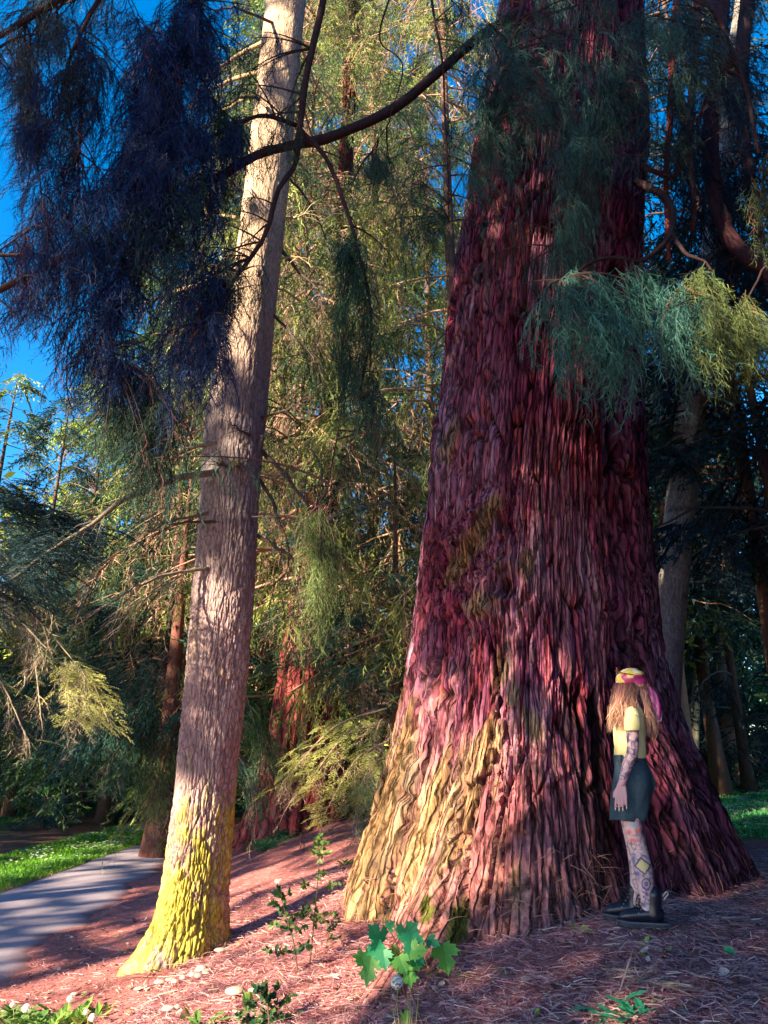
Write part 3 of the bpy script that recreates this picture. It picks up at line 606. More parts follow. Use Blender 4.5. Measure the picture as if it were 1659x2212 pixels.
# ------------------------------------------------------------------ fir beside the path: dead branches
GR = (.19, .17, .15); GY = (.40, .32, .20); BK = (.10, .075, .07)
def sidetwigs(mb, p, n, L, col, up=0.):
    k = rng.integers(len(p)//3, len(p), n); a = nrm(p[-1]-p[0]); d = nrm(a+rng.normal(0, .7, (n, 3))); l = L*U(.3, 1.2, n)[:, None]
    q = p[k]; pts = np.stack([q, q+d*l*.5, q+d*l+[0, 0, -.25]*l], 1); v, t = strands(pts, .008); mb.add(v, t, c=col)
FB = [([(470, 1020, 6.75), (400, 1030, 6.6), (350, 1045, 6.5), (310, 1062, 6.4), (250, 1092, 6.2), (200, 1130, 6.1), (155, 1162, 6.0), (75, 1212, 5.8), (-20, 1290, 5.6)], .034, .012, GR),
      ([(470, 957, 6.75), (410, 968, 6.9), (350, 1006, 7.1), (288, 1045, 7.3)], .02, .006, GR), ([(460, 1106, 6.8), (370, 1126, 6.6), (318, 1152, 6.5)], .018, .006, GR),
      ([(470, 1127, 6.75), (390, 1130, 6.6), (320, 1162, 6.5)], .017, .005, BK), ([(450, 1228, 6.75), (360, 1241, 6.5), (280, 1278, 6.2), (165, 1342, 5.9)], .018, .005, GR),
      ([(400, 1238, 6.6), (310, 1296, 6.5), (257, 1358, 6.4)], .009, .004, GR), ([(450, 1160, 6.9), (400, 1190, 7.2), (340, 1260, 7.5)], .01, .004, GR),
      ([(560, 902, 6.9), (605, 890, 6.7), (640, 877, 6.6), (662, 860, 6.5)], .016, .005, BK), ([(560, 970, 7.0), (610, 1020, 6.8), (650, 1070, 6.7), (668, 1105, 6.6)], .026, .01, BK),
      ([(560, 1035, 7.0), (590, 1085, 6.9), (612, 1150, 6.8), (632, 1240, 6.8)], .02, .007, BK), ([(550, 1155, 7.0), (585, 1172, 6.8), (615, 1195, 6.7), (652, 1228, 6.6)], .02, .012, BK),
      ([(540, 940, 6.75), (520, 930, 6.6), (500, 914, 6.55)], .016, .006, BK), ([(500, 1018, 6.75), (488, 1006, 6.65), (472, 1002, 6.6)], .015, .008, BK), ([(500, 1018, 6.75), (515, 1006, 6.7), (528, 1008, 6.6)], .014, .008, BK),
      ([(550, 942, 6.9), (585, 941, 6.7)], .008, .005, GR), ([(545, 1116, 6.8), (575, 1116, 6.7), (600, 1120, 6.6)], .009, .004, GR), ([(550, 1024, 6.85), (575, 1026, 6.7), (590, 1030, 6.6)], .008, .004, GR),
      ([(590, 50, 6.8), (540, 28, 6.5), (500, 18, 6.3), (435, 22, 6.2)], .02, .006, BK), ([(580, 85, 7), (500, 130, 7.3), (425, 200, 7.6), (400, 330, 7.8)], .03, .01, GY),
      ([(560, 155, 7.1), (480, 182, 7.5), (390, 242, 7.9), (300, 300, 8.2)], .03, .01, GY), ([(540, 205, 6.9), (470, 250, 7.4), (360, 330, 7.8)], .03, .01, GY), ([(560, 215, 6.7), (545, 210, 6.5), (510, 215, 6.4), (480, 235, 6.3)], .022, .008, BK),
      ([(510, 470, 6.8), (465, 465, 7), (420, 485, 7.3), (360, 490, 7.5)], .018, .006, GY), ([(500, 548, 6.8), (470, 580, 7.1), (450, 612, 7.4)], .025, .012, GY), ([(500, 590, 6.8), (400, 625, 7.3), (320, 650, 7.7), (280, 696, 8.0)], .03, .01, GY),
      ([(505, 555, 7), (530, 520, 6.6), (560, 530, 6.5)], .01, .004, BK), ([(610, 470, 7), (640, 470, 7), (655, 462, 7)], .02, .008, GY), ([(600, 530, 7.1), (640, 580, 7.1), (690, 630, 7.1)], .025, .01, BK),
      ([(600, 560, 7), (640, 555, 7), (680, 580, 7)], .014, .005, GY), ([(590, 680, 7), (640, 730, 7), (690, 790, 7)], .018, .006, BK), ([(620, 380, 7), (670, 440, 7.2), (720, 560, 7.3)], .018, .006, BK), ([(650, 100, 7), (690, 190, 7.2), (760, 260, 7.4)], .018, .006, GY),
      ([(480, 640, 6.75), (460, 660, 6.5), (440, 655, 6.4)], .01, .005, GY), ([(540, 690, 6.7), (525, 660, 6.6), (515, 640, 6.55)], .008, .003, BK), ([(540, 400, 6.8), (555, 440, 6.6), (580, 480, 6.5)], .009, .003, BK)]
LP = LIMBPTS; LIMBPTS = []
ftw = MB()
for pts, a, b, c in FB:
    mb = MB(); p = limb(mb, pts, a, b, c, wob=.03); sidetwigs(ftw, p, int(6+len(pts)*4), .35, (np.array(c)*1.1))
    mb.v = [v-np.array(fir.location, np.float32) for v in mb.v]; mb.build('branch', M_limb, fir)
# dark drooping needles on the long left bough
fbf = MB(); p = smooth_path(np.array([P(u, v, Yd) for u, v, Yd in FB[0][0]]), 40); k = rng.integers(29, 40, 150)
place(fbf, TF, p[k]+rng.normal(0, .12, (150, 3))-[0, 0, .05], U(0, 6.28, 150), U(-.1, .5, 150), U(.2, .4, 150), (.02, .055, .07))
for m_, nm, mt in ((ftw, 'twigs', M_twig), (fbf, 'foliage', M_leaf)):
    m_.v = [v-np.array(fir.location, np.float32) for v in m_.v]
    o = m_.build(nm, mt, fir, smooth=False); o['kind'] = 'stuff'

# ------------------------------------------------------------------ generic trees
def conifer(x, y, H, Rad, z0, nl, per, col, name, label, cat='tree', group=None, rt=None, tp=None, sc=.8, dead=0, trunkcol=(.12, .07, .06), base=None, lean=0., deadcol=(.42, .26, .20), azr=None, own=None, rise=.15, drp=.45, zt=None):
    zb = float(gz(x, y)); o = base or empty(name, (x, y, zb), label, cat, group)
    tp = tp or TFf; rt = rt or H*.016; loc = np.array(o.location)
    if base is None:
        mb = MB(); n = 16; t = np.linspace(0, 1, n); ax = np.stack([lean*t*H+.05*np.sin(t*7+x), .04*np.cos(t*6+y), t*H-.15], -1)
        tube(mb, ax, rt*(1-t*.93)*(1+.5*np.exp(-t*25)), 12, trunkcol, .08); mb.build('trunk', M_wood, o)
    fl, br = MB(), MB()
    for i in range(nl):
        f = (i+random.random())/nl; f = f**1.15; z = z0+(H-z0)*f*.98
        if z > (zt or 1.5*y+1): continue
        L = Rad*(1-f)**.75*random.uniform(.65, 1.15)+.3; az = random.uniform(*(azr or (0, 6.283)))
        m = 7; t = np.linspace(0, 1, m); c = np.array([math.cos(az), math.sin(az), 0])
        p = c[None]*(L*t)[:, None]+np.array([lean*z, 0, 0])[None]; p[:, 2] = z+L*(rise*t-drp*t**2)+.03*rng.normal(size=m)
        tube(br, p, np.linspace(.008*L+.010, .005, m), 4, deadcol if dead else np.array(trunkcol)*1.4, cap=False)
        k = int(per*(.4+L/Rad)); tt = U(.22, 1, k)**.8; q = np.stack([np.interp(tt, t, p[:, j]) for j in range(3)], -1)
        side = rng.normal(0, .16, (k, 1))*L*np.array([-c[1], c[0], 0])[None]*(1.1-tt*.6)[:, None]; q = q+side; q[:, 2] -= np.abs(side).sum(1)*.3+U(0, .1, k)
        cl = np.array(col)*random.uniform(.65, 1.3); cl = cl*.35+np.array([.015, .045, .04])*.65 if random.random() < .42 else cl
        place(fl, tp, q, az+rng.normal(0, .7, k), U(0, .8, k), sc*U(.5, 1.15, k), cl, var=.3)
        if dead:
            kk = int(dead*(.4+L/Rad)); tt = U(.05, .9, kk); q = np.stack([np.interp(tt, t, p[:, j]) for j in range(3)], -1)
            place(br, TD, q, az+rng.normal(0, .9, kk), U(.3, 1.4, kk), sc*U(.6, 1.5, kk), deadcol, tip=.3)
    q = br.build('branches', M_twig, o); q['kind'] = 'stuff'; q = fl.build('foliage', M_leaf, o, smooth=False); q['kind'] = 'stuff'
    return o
def broadleaf(x, y, H, Rad, col, label, cat='tree', group=None, n=2600, trunkcol=(.30, .26, .22), rt=.13, forks=5, ls=.10, name='broadleaf_tree', lean=.0, low=.35):
    zb = float(gz(x, y)); o = empty(name, (x, y, zb), label, cat, group)
    mb = MB(); base = smooth_path([[0, 0, -.2], [lean*H*.2, 0, H*.25], [lean*H*.4, .1, H*.45]], 10); tube(mb, base, np.linspace(rt, rt*.75, 10), 9, trunkcol, .06); mb.build('trunk', M_wood, o)
    tips = []; st = base[-1]; br = MB()
    for i in range(forks):
        az = i*6.283/forks+random.uniform(-.5, .5); e = st+np.array([math.cos(az)*Rad*.75, math.sin(az)*Rad*.75, H*random.uniform(.25, .5)])
        s0 = base[random.randint(5, 9)]; p = smooth_path([s0, s0*.5+e*.5+rng.normal(0, .25, 3), e], 9); tube(br, p, np.linspace(rt*.55, .02, 9), 6, trunkcol, .08); tips += list(p[3:])
        for _ in range(3):
            a = p[random.randint(3, 7)]; b = a+rng.normal(0, 1, 3)*[Rad*.35, Rad*.35, H*.12]; q = smooth_path([a, (a+b)/2+rng.normal(0, .1, 3), b], 6); tube(br, q, np.linspace(.035, .008, 6), 5, trunkcol, cap=False); tips += list(q[2:])
    q = br.build('branches', M_limb, o); q['kind'] = 'stuff'
    tips = np.array(tips); k = rng.integers(0, len(tips), n); blob = rng.normal(0, .35, (len(tips), 3)); c = tips[k]+blob[k]+rng.normal(0, 1, (n, 3))*[Rad*.17, Rad*.17, H*.05]
    d1 = nrm(rng.normal(size=(n, 3))); d2 = nrm(np.cross(d1, rng.normal(size=(n, 3)))); s = ls*U(.6, 1.4, n)[:, None]
    v = np.stack([c-d1*s, c+d2*s*.5, c+d1*s, c-d2*s*.5], 1)
    fl = MB().add(v, q=np.arange(n*4).reshape(-1, 4), c=np.repeat(np.array(col)*U(.55, 1.5, (n))[:, None], 4, 0)); q = fl.build('foliage', M_leaf, o, smooth=False); q['kind'] = 'stuff'
    return o
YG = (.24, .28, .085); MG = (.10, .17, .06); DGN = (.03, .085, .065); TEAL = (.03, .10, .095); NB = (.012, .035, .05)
conifer(-1.8, 14.6, 30, 3.0, 7.0, 70, 12, (.09, .14, .06), '', '', base=s2, tp=TSf, sc=1.0, azr=(3.9, 5.6), drp=.4)
# second sequoia: sunlit tangle of boughs
conifer(-1.8, 14.6, 30, 3.9, 4.2, 160, 16, YG, '', '', base=s2, tp=TSf, sc=1.0, dead=7, drp=.55, rise=.1)
conifer(-1.8, 14.6, 12, 3.0, 2.2, 26, 18, (.035, .10, .08), '', '', base=s2, tp=TFf, sc=.5, azr=(3.6, 6.2), drp=.25, zt=4.2)
# ------------------------------------------------------------------ surrounding trees
def at(u, Yd, z=.3):                             # ground spot seen in column u at depth Y
    dx, dy, dz = ray(u, 1106 + 500); return (u-829.5)/FPX*(Yd*CP+(z-CAMZ)*SP), Yd
GB = 'tall conifers closing off the far side of the park'
def C1(u, Yd, **k): x, y = at(u, Yd); return conifer(x, y, **k)
C1(1020, 13.0, H=30, Rad=3.0, z0=3.0, nl=120, per=14, col=YG, name='conifer_tree', label='sunlit yellow-green conifer directly left of the giant trunk', rt=.16, tp=TSf, sc=.95, dead=5, drp=.5)
C1(800, 18.5, H=36, Rad=4.2, z0=1.2, nl=120, per=20, col=(.22, .28, .07), name='conifer_tree', label='bright green conifer behind the second sequoia, right side', rt=.2, sc=1.0, dead=6)
C1(560, 20, H=36, Rad=4.4, z0=2.0, nl=120, per=20, col=(.20, .27, .07), name='conifer_tree', label='bright green conifer seen just right of the mossy fir', rt=.2, sc=1.0, dead=5)
C1(330, 21, H=24, Rad=4.2, z0=2.6, nl=80, per=20, col=MG, name='conifer_tree', label='mid green conifer left of the mossy fir, behind its dead branches', rt=.2, sc=1.0, dead=4)
C1(120, 28, H=18, Rad=4.2, z0=.8, nl=70, per=22, col=(.26, .34, .07), name='conifer_tree', label='bright lime conifer at the left edge under the blue gap', rt=.22, sc=1.1, dead=4)
C1(-120, 24, H=15, Rad=3.8, z0=.8, nl=60, per=20, col=(.22, .28, .08), name='conifer_tree', label='sunlit conifer cut by the left edge of the frame', rt=.22, sc=1.1)
C1(480, 27, H=44, Rad=5.0, z0=3, nl=110, per=20, col=(.17, .24, .06), name='conifer_tree', label='very tall green conifer far behind the mossy fir trunk', rt=.2, sc=1.5)
C1(720, 29, H=46, Rad=5.2, z0=3, nl=120, per=20, col=(.14, .22, .06), name='conifer_tree', label='very tall green conifer far behind the second sequoia top', rt=.2, sc=1.5)
C1(950, 26, H=42, Rad=5.0, z0=3, nl=110, per=20, col=(.17, .23, .06), name='conifer_tree', label='very tall green conifer rising just left of the giant trunk', rt=.2, sc=1.5)
C1(230, 29, H=28, Rad=4.6, z0=3, nl=70, per=20, col=(.17, .25, .07), name='conifer_tree', label='green conifer far behind the dark hanging foliage at left', rt=.2, sc=1.4)
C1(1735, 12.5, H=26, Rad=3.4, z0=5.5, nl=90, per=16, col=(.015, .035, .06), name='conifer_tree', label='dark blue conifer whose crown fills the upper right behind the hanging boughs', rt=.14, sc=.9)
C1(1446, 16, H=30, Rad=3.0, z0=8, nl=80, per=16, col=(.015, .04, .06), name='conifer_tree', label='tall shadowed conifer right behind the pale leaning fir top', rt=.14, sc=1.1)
# dark teal conifers with branches down to the lawn
C1(230, 22, H=14, Rad=3.6, z0=.5, nl=60, per=11, col=TEAL, name='conifer_tree', label='dark teal conifer with boughs sweeping down to the left lawn', rt=.16, sc=.75, dead=3, tp=TF, deadcol=(.12, .12, .10))
C1(340, 17.2, H=12, Rad=2.4, z0=2.2, nl=52, per=20, col=DGN, name='conifer_tree', label='dark conifer with a short reddish trunk at the path edge left of the mossy fir', rt=.24, sc=.75, dead=3, trunkcol=(.04, .025, .025))
C1(20, 23, H=14, Rad=3.8, z0=.6, nl=52, per=20, col=(.025, .08, .09), name='conifer_tree', label='blue-green conifer at the far left above the dark lawn', rt=.16, sc=.8, dead=4, deadcol=(.3, .25, .2))
C1(400, 26, H=14, Rad=3.4, z0=.8, nl=60, per=20, col=DGN, name='conifer_tree', label='dark conifer filling the gap behind the mossy fir trunk', rt=.16, sc=1.)
C1(640, 27, H=16, Rad=3.8, z0=.6, nl=64, per=20, col=(.05, .11, .05), name='conifer_tree', label='dense conifer in shadow beyond the second sequoia', rt=.2, sc=1.1)
C1(860, 17, H=9, Rad=2.4, z0=.8, nl=44, per=24, col=(.03, .09, .06), name='conifer_tree', label='low dark conifer between the second sequoia and the giant trunk', rt=.13, sc=.7)
# right side
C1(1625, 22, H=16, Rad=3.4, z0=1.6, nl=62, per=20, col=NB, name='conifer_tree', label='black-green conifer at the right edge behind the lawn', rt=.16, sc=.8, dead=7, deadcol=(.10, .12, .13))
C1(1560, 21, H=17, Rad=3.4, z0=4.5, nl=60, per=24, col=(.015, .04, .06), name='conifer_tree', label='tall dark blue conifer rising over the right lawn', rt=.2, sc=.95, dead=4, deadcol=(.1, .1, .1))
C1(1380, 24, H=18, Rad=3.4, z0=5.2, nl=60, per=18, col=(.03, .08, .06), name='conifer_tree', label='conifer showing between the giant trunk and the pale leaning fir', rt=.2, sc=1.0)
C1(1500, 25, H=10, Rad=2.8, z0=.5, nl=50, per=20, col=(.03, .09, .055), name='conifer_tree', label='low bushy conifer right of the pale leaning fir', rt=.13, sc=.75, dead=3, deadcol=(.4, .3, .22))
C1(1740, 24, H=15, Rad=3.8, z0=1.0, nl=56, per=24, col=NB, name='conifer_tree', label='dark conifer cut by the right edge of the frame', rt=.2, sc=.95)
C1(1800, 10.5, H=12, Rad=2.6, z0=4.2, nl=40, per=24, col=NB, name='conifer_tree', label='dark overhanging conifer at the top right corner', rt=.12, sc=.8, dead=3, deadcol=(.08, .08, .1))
for u_, Y_, H_, lab in ((1598, 24, 15, 'bare straight trunk with a mossy foot at the back of the right lawn'), (1522, 27, 14, 'slim bare trunk with a pink sunlit patch in the right background')):
    x, y = at(u_, Y_); conifer(x, y, H_, 2.6, 6.5, 26, 16, (.03, .07, .05), 'conifer_tree', lab, rt=.30 if u_ > 1550 else .2, sc=1.0, trunkcol=(.24, .17, .15), lean=.01)
x, y = at(1482, 18); conifer(x, y, 12, 2.4, 4.4, 26, 16, (.03, .07, .05), 'conifer_tree', 'reddish leaning trunk close right of the pale leaning fir', rt=.26, sc=.9, trunkcol=(.34, .18, .13), lean=.05)
for u_, Y_, ln, lab in ((1405, 19, .12, 'pale forked broadleaf tree between the giant trunk and the leaning fir'), (1500, 22, .2, 'pale slanting broadleaf tree right of the leaning fir')):
    x, y = at(u_, Y_); broadleaf(x, y, 11, 2.6, (.26, .33, .08), lab, trunkcol=(.42, .38, .26), lean=ln, n=2600, ls=.13)
for u_, Y_, lab in ((60, 30, 'yellow-green broadleaf tree behind the left conifers'), (250, 33, 'bright broadleaf tree in the gap behind the left boughs'), (640, 34, 'bright broadleaf tree far behind the second sequoia'), (1440, 36, 'sunlit broadleaf tree far behind the right lawn')):
    x, y = at(u_, Y_); broadleaf(x, y, 12, 4.2, (.30, .36, .06), lab, n=3400, ls=.20, rt=.2)
# far belt of wood
n = 40000; a = U(-1.15, 1.15, n); rr = U(40, 62, n); X_ = np.sin(a)*rr; Y_ = np.cos(a)*rr; h = 4+9*(.5+.5*vn(X_*.12, Y_*.12))+4*vn(X_*.5, Y_*.5)
Zf = gz(X_, Y_)+h*rng.random(n)**.9; c = np.stack([X_, Y_, Zf], -1); d1 = nrm(rng.normal(size=(n, 3))); d2 = nrm(np.cross(d1, rng.normal(size=(n, 3)))); s = U(.3, .8, n)[:, None]
v = np.stack([c-d1*s, c+d2*s*.6, c+d1*s], 1)
cc = np.array([.07, .13, .05])*(.5+U(0, 1, n)[:, None])
wd = MB().add(v, np.arange(n*3).reshape(-1, 3), c=np.repeat(cc, 3, 0)).build('far_wood', M_leaf, smooth=False); tag(wd, 'far belt of dense woodland closing the view behind the lawns', None, kind='stuff')

# ------------------------------------------------------------------ foreground hanging fir sprays (lit tips)
def bough(name, label, pts, r0, r1, n, sc, col, tp, tcol, yawc=None, dead=20, deadcol=(.4, .3, .24), spread=.12, k0=.4):
    pp = np.array([P(*q) for q in pts]); o = empty(name, pp[0], label, 'branch'); p = smooth_path(pp, 24)-pp[0]
    mb = MB(); tube(mb, p, np.linspace(r0, r1, 24), 6, tcol, .1); mb.build('stem', M_limb, o)
    f = MB(); k = rng.integers(int(24*k0), 24, n); az = math.atan2(p[-1][1]-p[0][1], p[-1][0]-p[0][0]) if yawc is None else yawc
    place(f, tp, p[k]+rng.normal(0, spread, (n, 3)), az+rng.normal(0, .8, n), U(-.1, .7, n), sc*U(.5, 1.2, n), col)
    q = f.build('foliage', M_leaf, o, smooth=False); q['kind'] = 'stuff'
    t_ = MB(); k = rng.integers(2, 24, dead); place(t_, TD, p[k], az+rng.normal(0, 1, dead), U(.2, 1.4, dead), sc*U(.6, 1.6, dead), deadcol, tip=.3)
    q = t_.build('twigs', M_twig, o); q['kind'] = 'stuff'; return o
LT = (.34, .36, .12)
def addb(tree, u0, v0, Y0, u1, v1, Y1, n, sc, col, tp=TF, dead=8, dc=(.4, .3, .24), spread=.1, r=.014, sag=40, fold=[0]):
    f, t_ = tree
    p = smooth_path([P(u0, v0, Y0), P((u0+u1)/2, (v0+v1)/2-sag, (Y0+Y1)/2), P(u1, v1, Y1)], 16)
    tube(t_, p, np.linspace(r, .004, 16), 5, dc, .1, cap=False); az = math.atan2(p[-1][1]-p[0][1], p[-1][0]-p[0][0])
    k = rng.integers(5, 16, n); place(f, tp, p[k]+rng.normal(0, spread, (n, 3))*[1, 1, .5], az+rng.normal(0, .7, n), U(-.1, .6, n), sc*U(.5, 1.2, n), np.array(col)*random.uniform(.75, 1.2))
    k = rng.integers(1, 16, dead); place(t_, TD, p[k], az+rng.normal(0, 1, dead), U(.2, 1.4, dead), sc*U(.8, 1.8, dead), dc, tip=.3)
# boughs on the second sequoia and its neighbour in front of the red trunk
T = (MB(), MB())
for u0, v0, u1, v1, n, sc, c in ((900, 1000, 700, 1080, 50, .5, DGN), (900, 1100, 640, 1160, 60, .5, TEAL), (880, 1180, 680, 1260, 60, .45, DGN), (860, 900, 760, 1000, 40, .5, (.10, .14, .06)), (860, 1320, 560, 1350, 80, .42, DGN), (870, 1340, 700, 1390, 60, .40, TEAL), (850, 1480, 590, 1440, 70, .40, DGN), (860, 1500, 720, 1470, 60, .38, TEAL), (880, 1420, 780, 1480, 50, .40, DGN), (840, 1400, 930, 1300, 50, .45, DGN),
                                 (820, 1240, 900, 1350, 60, .45, TEAL), (780, 1560, 860, 1520, 40, .35, DGN), (720, 1330, 640, 1380, 30, .3, TEAL)):
    addb(T, u0, v0, 12.6, u1, v1, 11.6, n, sc, c, dc=(.3, .22, .2), spread=.14)
for u0, v0, u1, v1, n in ((835, 1530, 610, 1690, 60), (830, 1560, 660, 1700, 60), (840, 1600, 700, 1760, 55), (850, 1640, 760, 1740, 40), (840, 1560, 800, 1640, 30)):
    addb(T, u0, v0, 10.3, u1, v1, 9.6, n, .30, LT, dc=(.46, .33, .26), spread=.10, dead=16)
for u0, v0, u1, v1, n, c in ((850, 1650, 790, 1790, 50, (.14, .20, .10)), (860, 1620, 840, 1760, 50, (.14, .18, .09)), (800, 1690, 760, 1800, 36, (.15, .2, .1))):
    addb(T, u0, v0, 10.0, u1, v1, 9.3, n, .28, c, dc=(.4, .3, .26), dead=10)
for u0, v0, u1, v1, n, c in ((500, 1560, 590, 1660, 60, (.06, .13, .06)), (495, 1460, 560, 1600, 60, (.06, .14, .05)), (490, 1640, 550, 1720, 40, (.05, .13, .08)), (560, 1620, 620, 1690, 40, (.08, .12, .05))):
    addb(T, u0, v0, 11.6, u1, v1, 11.0, n, .38, c, tp=TSf, dc=(.3, .25, .2))
sx = empty('conifer_tree', (.2, 12.6, float(gz(.2, 12.6))), 'young conifer hidden behind the giant trunk, its low boughs crossing the red sequoia trunk', 'tree')
mb = MB(); t = np.linspace(0, 1, 12); tube(mb, np.stack([0*t, 0*t, 7*t-.1], -1), .12*(1-.9*t), 8, (.16, .09, .07), .06); mb.build('trunk', M_limb, sx)
for m_, nm, mt in ((T[1], 'branches', M_twig), (T[0], 'foliage', M_leaf)):
    m_.v = [v-np.array(sx.location, np.float32) for v in m_.v]; q = m_.build(nm, mt, sx, smooth=False); q['kind'] = 'stuff'
# left: dead grey boughs with a lit hanging tip, and sweeping dark boughs over the lawn
T = (MB(), MB())
for u0, v0, u1, v1, n, sc, c, d in ((-60, 1240, 130, 1330, 26, .34, (.08, .13, .09), 20), (-60, 1330, 100, 1400, 12, .3, (.14, .18, .1), 24), (-50, 1280, 170, 1440, 20, .3, (.1, .14, .08), 26), (130, 1430, 190, 1545, 60, .26, (.40, .42, .16), 16), (150, 1440, 235, 1560, 60, .26, (.42, .43, .16), 12), (140, 1420, 150, 1560, 36, .24, (.38, .4, .15), 10),
                                    (-60, 1420, 60, 1600, 10, .24, (.2, .22, .1), 22), (60, 1370, 90, 1560, 4, .2, (.2, .2, .1), 18), (-60, 1180, 60, 1280, 40, .4, (.04, .1, .09), 12)):
    addb(T, u0, v0, 8.6, u1, v1, 8.2, n, sc, c, dc=(.36, .29, .23), dead=d, spread=.07)
for u0, v0, u1, v1, n, c in ((-60, 1100, 110, 1130, 90, (.02, .07, .085)), (-60, 1150, 220, 1150, 110, (.02, .06, .075)), (-60, 1200, 150, 1200, 90, (.02, .075, .08)), (-40, 1060, 60, 1090, 50, (.03, .08, .07))):
    addb(T, u0, v0, 9.2, u1, v1, 8.6, n, .42, c, dc=(.12, .1, .09), spread=.12)
o = empty('conifer_tree', (-6.6, 9.6, float(gz(-6.6, 9.6))), 'conifer left of the frame whose grey dead boughs and one lit lime tip reach in', 'tree')
mb = MB(); t = np.linspace(0, 1, 12); tube(mb, np.stack([0*t, 0*t, 11*t-.1], -1), .2*(1-.9*t), 10, (.16, .11, .09), .06); mb.build('trunk', M_limb, o)
for m_, nm, mt in ((T[1], 'branches', M_twig), (T[0], 'foliage', M_leaf)):
    m_.v = [v-np.array(o.location, np.float32) for v in m_.v]; q = m_.build(nm, mt, o, smooth=False); q['kind'] = 'stuff'
T = (MB(), MB())
for u0, v0, u1, v1, n, c in ((330, 1440, 140, 1590, 110, TEAL), (360, 1480, 200, 1620, 120, TEAL), (380, 1500, 270, 1650, 110, DGN), (370, 1580, 310, 1690, 60, (.07, .13, .06)), (378, 1620, 340, 1720, 50, (.13, .16, .05)), (392, 1735, 290, 1775, 12, (.3, .3, .1)), (300, 1420, 100, 1560, 80, DGN), (380, 1400, 280, 1580, 80, DGN)):
    addb(T, u0, v0, 14.2, u1, v1, 13.4, n, .55, c, tp=TSf, dc=(.2, .17, .14), spread=.18)
o = empty('conifer_tree', (-4.35, 15.6, float(gz(-4.35, 15.6))), 'leafy conifer beside the far end of the path, feathery teal boughs touching the grass', 'tree')
mb = MB(); t = np.linspace(0, 1, 12); tube(mb, np.stack([0*t, 0*t, 8*t-.1], -1), .25*(1-.9*t)*(1+.5*np.exp(-t*15)), 10, (.17, .07, .06), .06); mb.build('trunk', M_limb, o)
for m_, nm, mt in ((T[1], 'branches', M_twig), (T[0], 'foliage', M_leaf)):
    m_.v = [v-np.array(o.location, np.float32) for v in m_.v]; q = m_.build(nm, mt, o, smooth=False); q['kind'] = 'stuff'
# ------------------------------------------------------------------ unseen trees added left of and behind the camera, leaves placed to cast shade
E1 = np.array([.64, -.768, 0]); E1 = E1/np.linalg.norm(E1); E2 = np.cross(SD, E1); E2 = E2 if E2[2] > 0 else -E2
def cover(a, b):  # leaf density per sun ray, shaped to leave chosen spots lit
    el = lambda a0, b0, ra, rb: np.exp(-(((a-a0)/ra)**2+((b-b0)/rb)**2)**1.5)
    n = vn(a*1.1, b*1.6, 3.)*.5+vn(a*2.7, b*3.5, 6.)*.35
    c = np.where(a > -5.75, .96, .0)
    c = np.where((a > -5.8) & (a < -3.75) & (b > 1.3) & (b < 4.1), np.clip(.42+.5*n, .15, .9), c)
    c = np.where((a > -5.8) & (a < -3.85) & (b < 1.3), .12+.6*np.maximum(n, 0), c); c = np.where((a >= -3.85) & (b < 1.25), np.clip(.58+.9*n, 0, .95), c)
    f = (a <= -5.75) & (a > -7.3)
    c = np.where(f & (b < 2.45), .05, c); c = np.where(f & (b >= 2.45) & (b < 3.15), .9, c); c = np.where(f & (b >= 3.15) & (b < 4.05), .04+.3*np.maximum(n, 0), c)
    c = np.where(f & (b >= 4.05) & (b < 6.2), .93, c); c = np.where(f & (b >= 6.2) & (b < 9.4), .08, c); c = np.where(f & (b >= 9.4), .35+.6*n, c)
    f = (a <= -7.3) & (a > -9.6)
    st = np.sin(b*16+2*vn(a*.6, b, 1.)*2)*.35
    c = np.where(f & (b < 1.55), .8+st*.6, c); c = np.where(f & (b >= 1.55) & (b < 2.35), .12+.9*np.maximum(n-.15, 0), c); c = np.where(f & (b >= 2.35) & (b < 3.4), .85+.3*n, c); c = np.where(f & (b >= 3.4), .88, c)
    f = (a <= -9.6); pb = .93+(-10.5-a)*.285; lb = .4+(-11.7-a)*.33
    c = np.where(f, np.where(b > pb+3.9, np.where(a > -14, np.clip(.30+.8*n, 0, .9), .08), .93), c)
    c = np.where(f & (np.abs(b-pb) < .42), .62+st*1.3, c)
    c = np.where(f & (np.abs(b-lb) < .24), .1+.5*np.maximum(n, 0), c)
    c = np.where(f & (b < lb-.24), .86+st*.5, c)
    c = np.where((a < -17.5) & (b < 5.2+(-17.5-a)*.1), .95, c)
    h = 0
    for w_ in [(-2.25, 6.4, .45, .6, .95), (-1.75, 6.6, .5, .5, .9), (-3.8, 3.55, .3, .5, .9), (-2.6, 3.3, .28, .22, .9), (-3.05, 3.75, .22, .45, .8), (-3.3, 10.3, .14, .14, .9), (-3.0, 10.0, .12, .16, .8),
               (-5.3, 7.6, .2, .22, 1), (-5.45, 6.5, .2, .2, .9), (-5.5, 5.85, .2, .2, .9), (-11.5, 5.15, .38, .42, 1), (-8.05, 3.6, .75, .5, .95), (-8.5, 3.05, .5, .4, .95), (-13.2, 3.6, .3, .5, .7), (-4.8, 4.9, .3, .4, .5), (-2.4, 3.0, .3, .15, .7)]:
        h = np.maximum(h, el(*w_[:4])*w_[4])
    return np.clip(c, 0, .97)*(1-h)
holders = [(-26, 'added_shade_tree', 'unseen leafy tree added for its shade, farthest left by the dark lawn'), (-17, 'added_shade_tree', 'unseen leafy tree added for its shade, left of the path beyond the lawn strip'), (-12, 'added_shade_tree', 'unseen leafy tree added for its shade beside the path, left of the camera'), (-7.5, 'added_shade_tree', 'unseen leafy tree added for its shade, left of and behind the camera'), (-2.5, 'added_shade_tree', 'unseen broad tree added behind the camera to darken the giant trunk')]
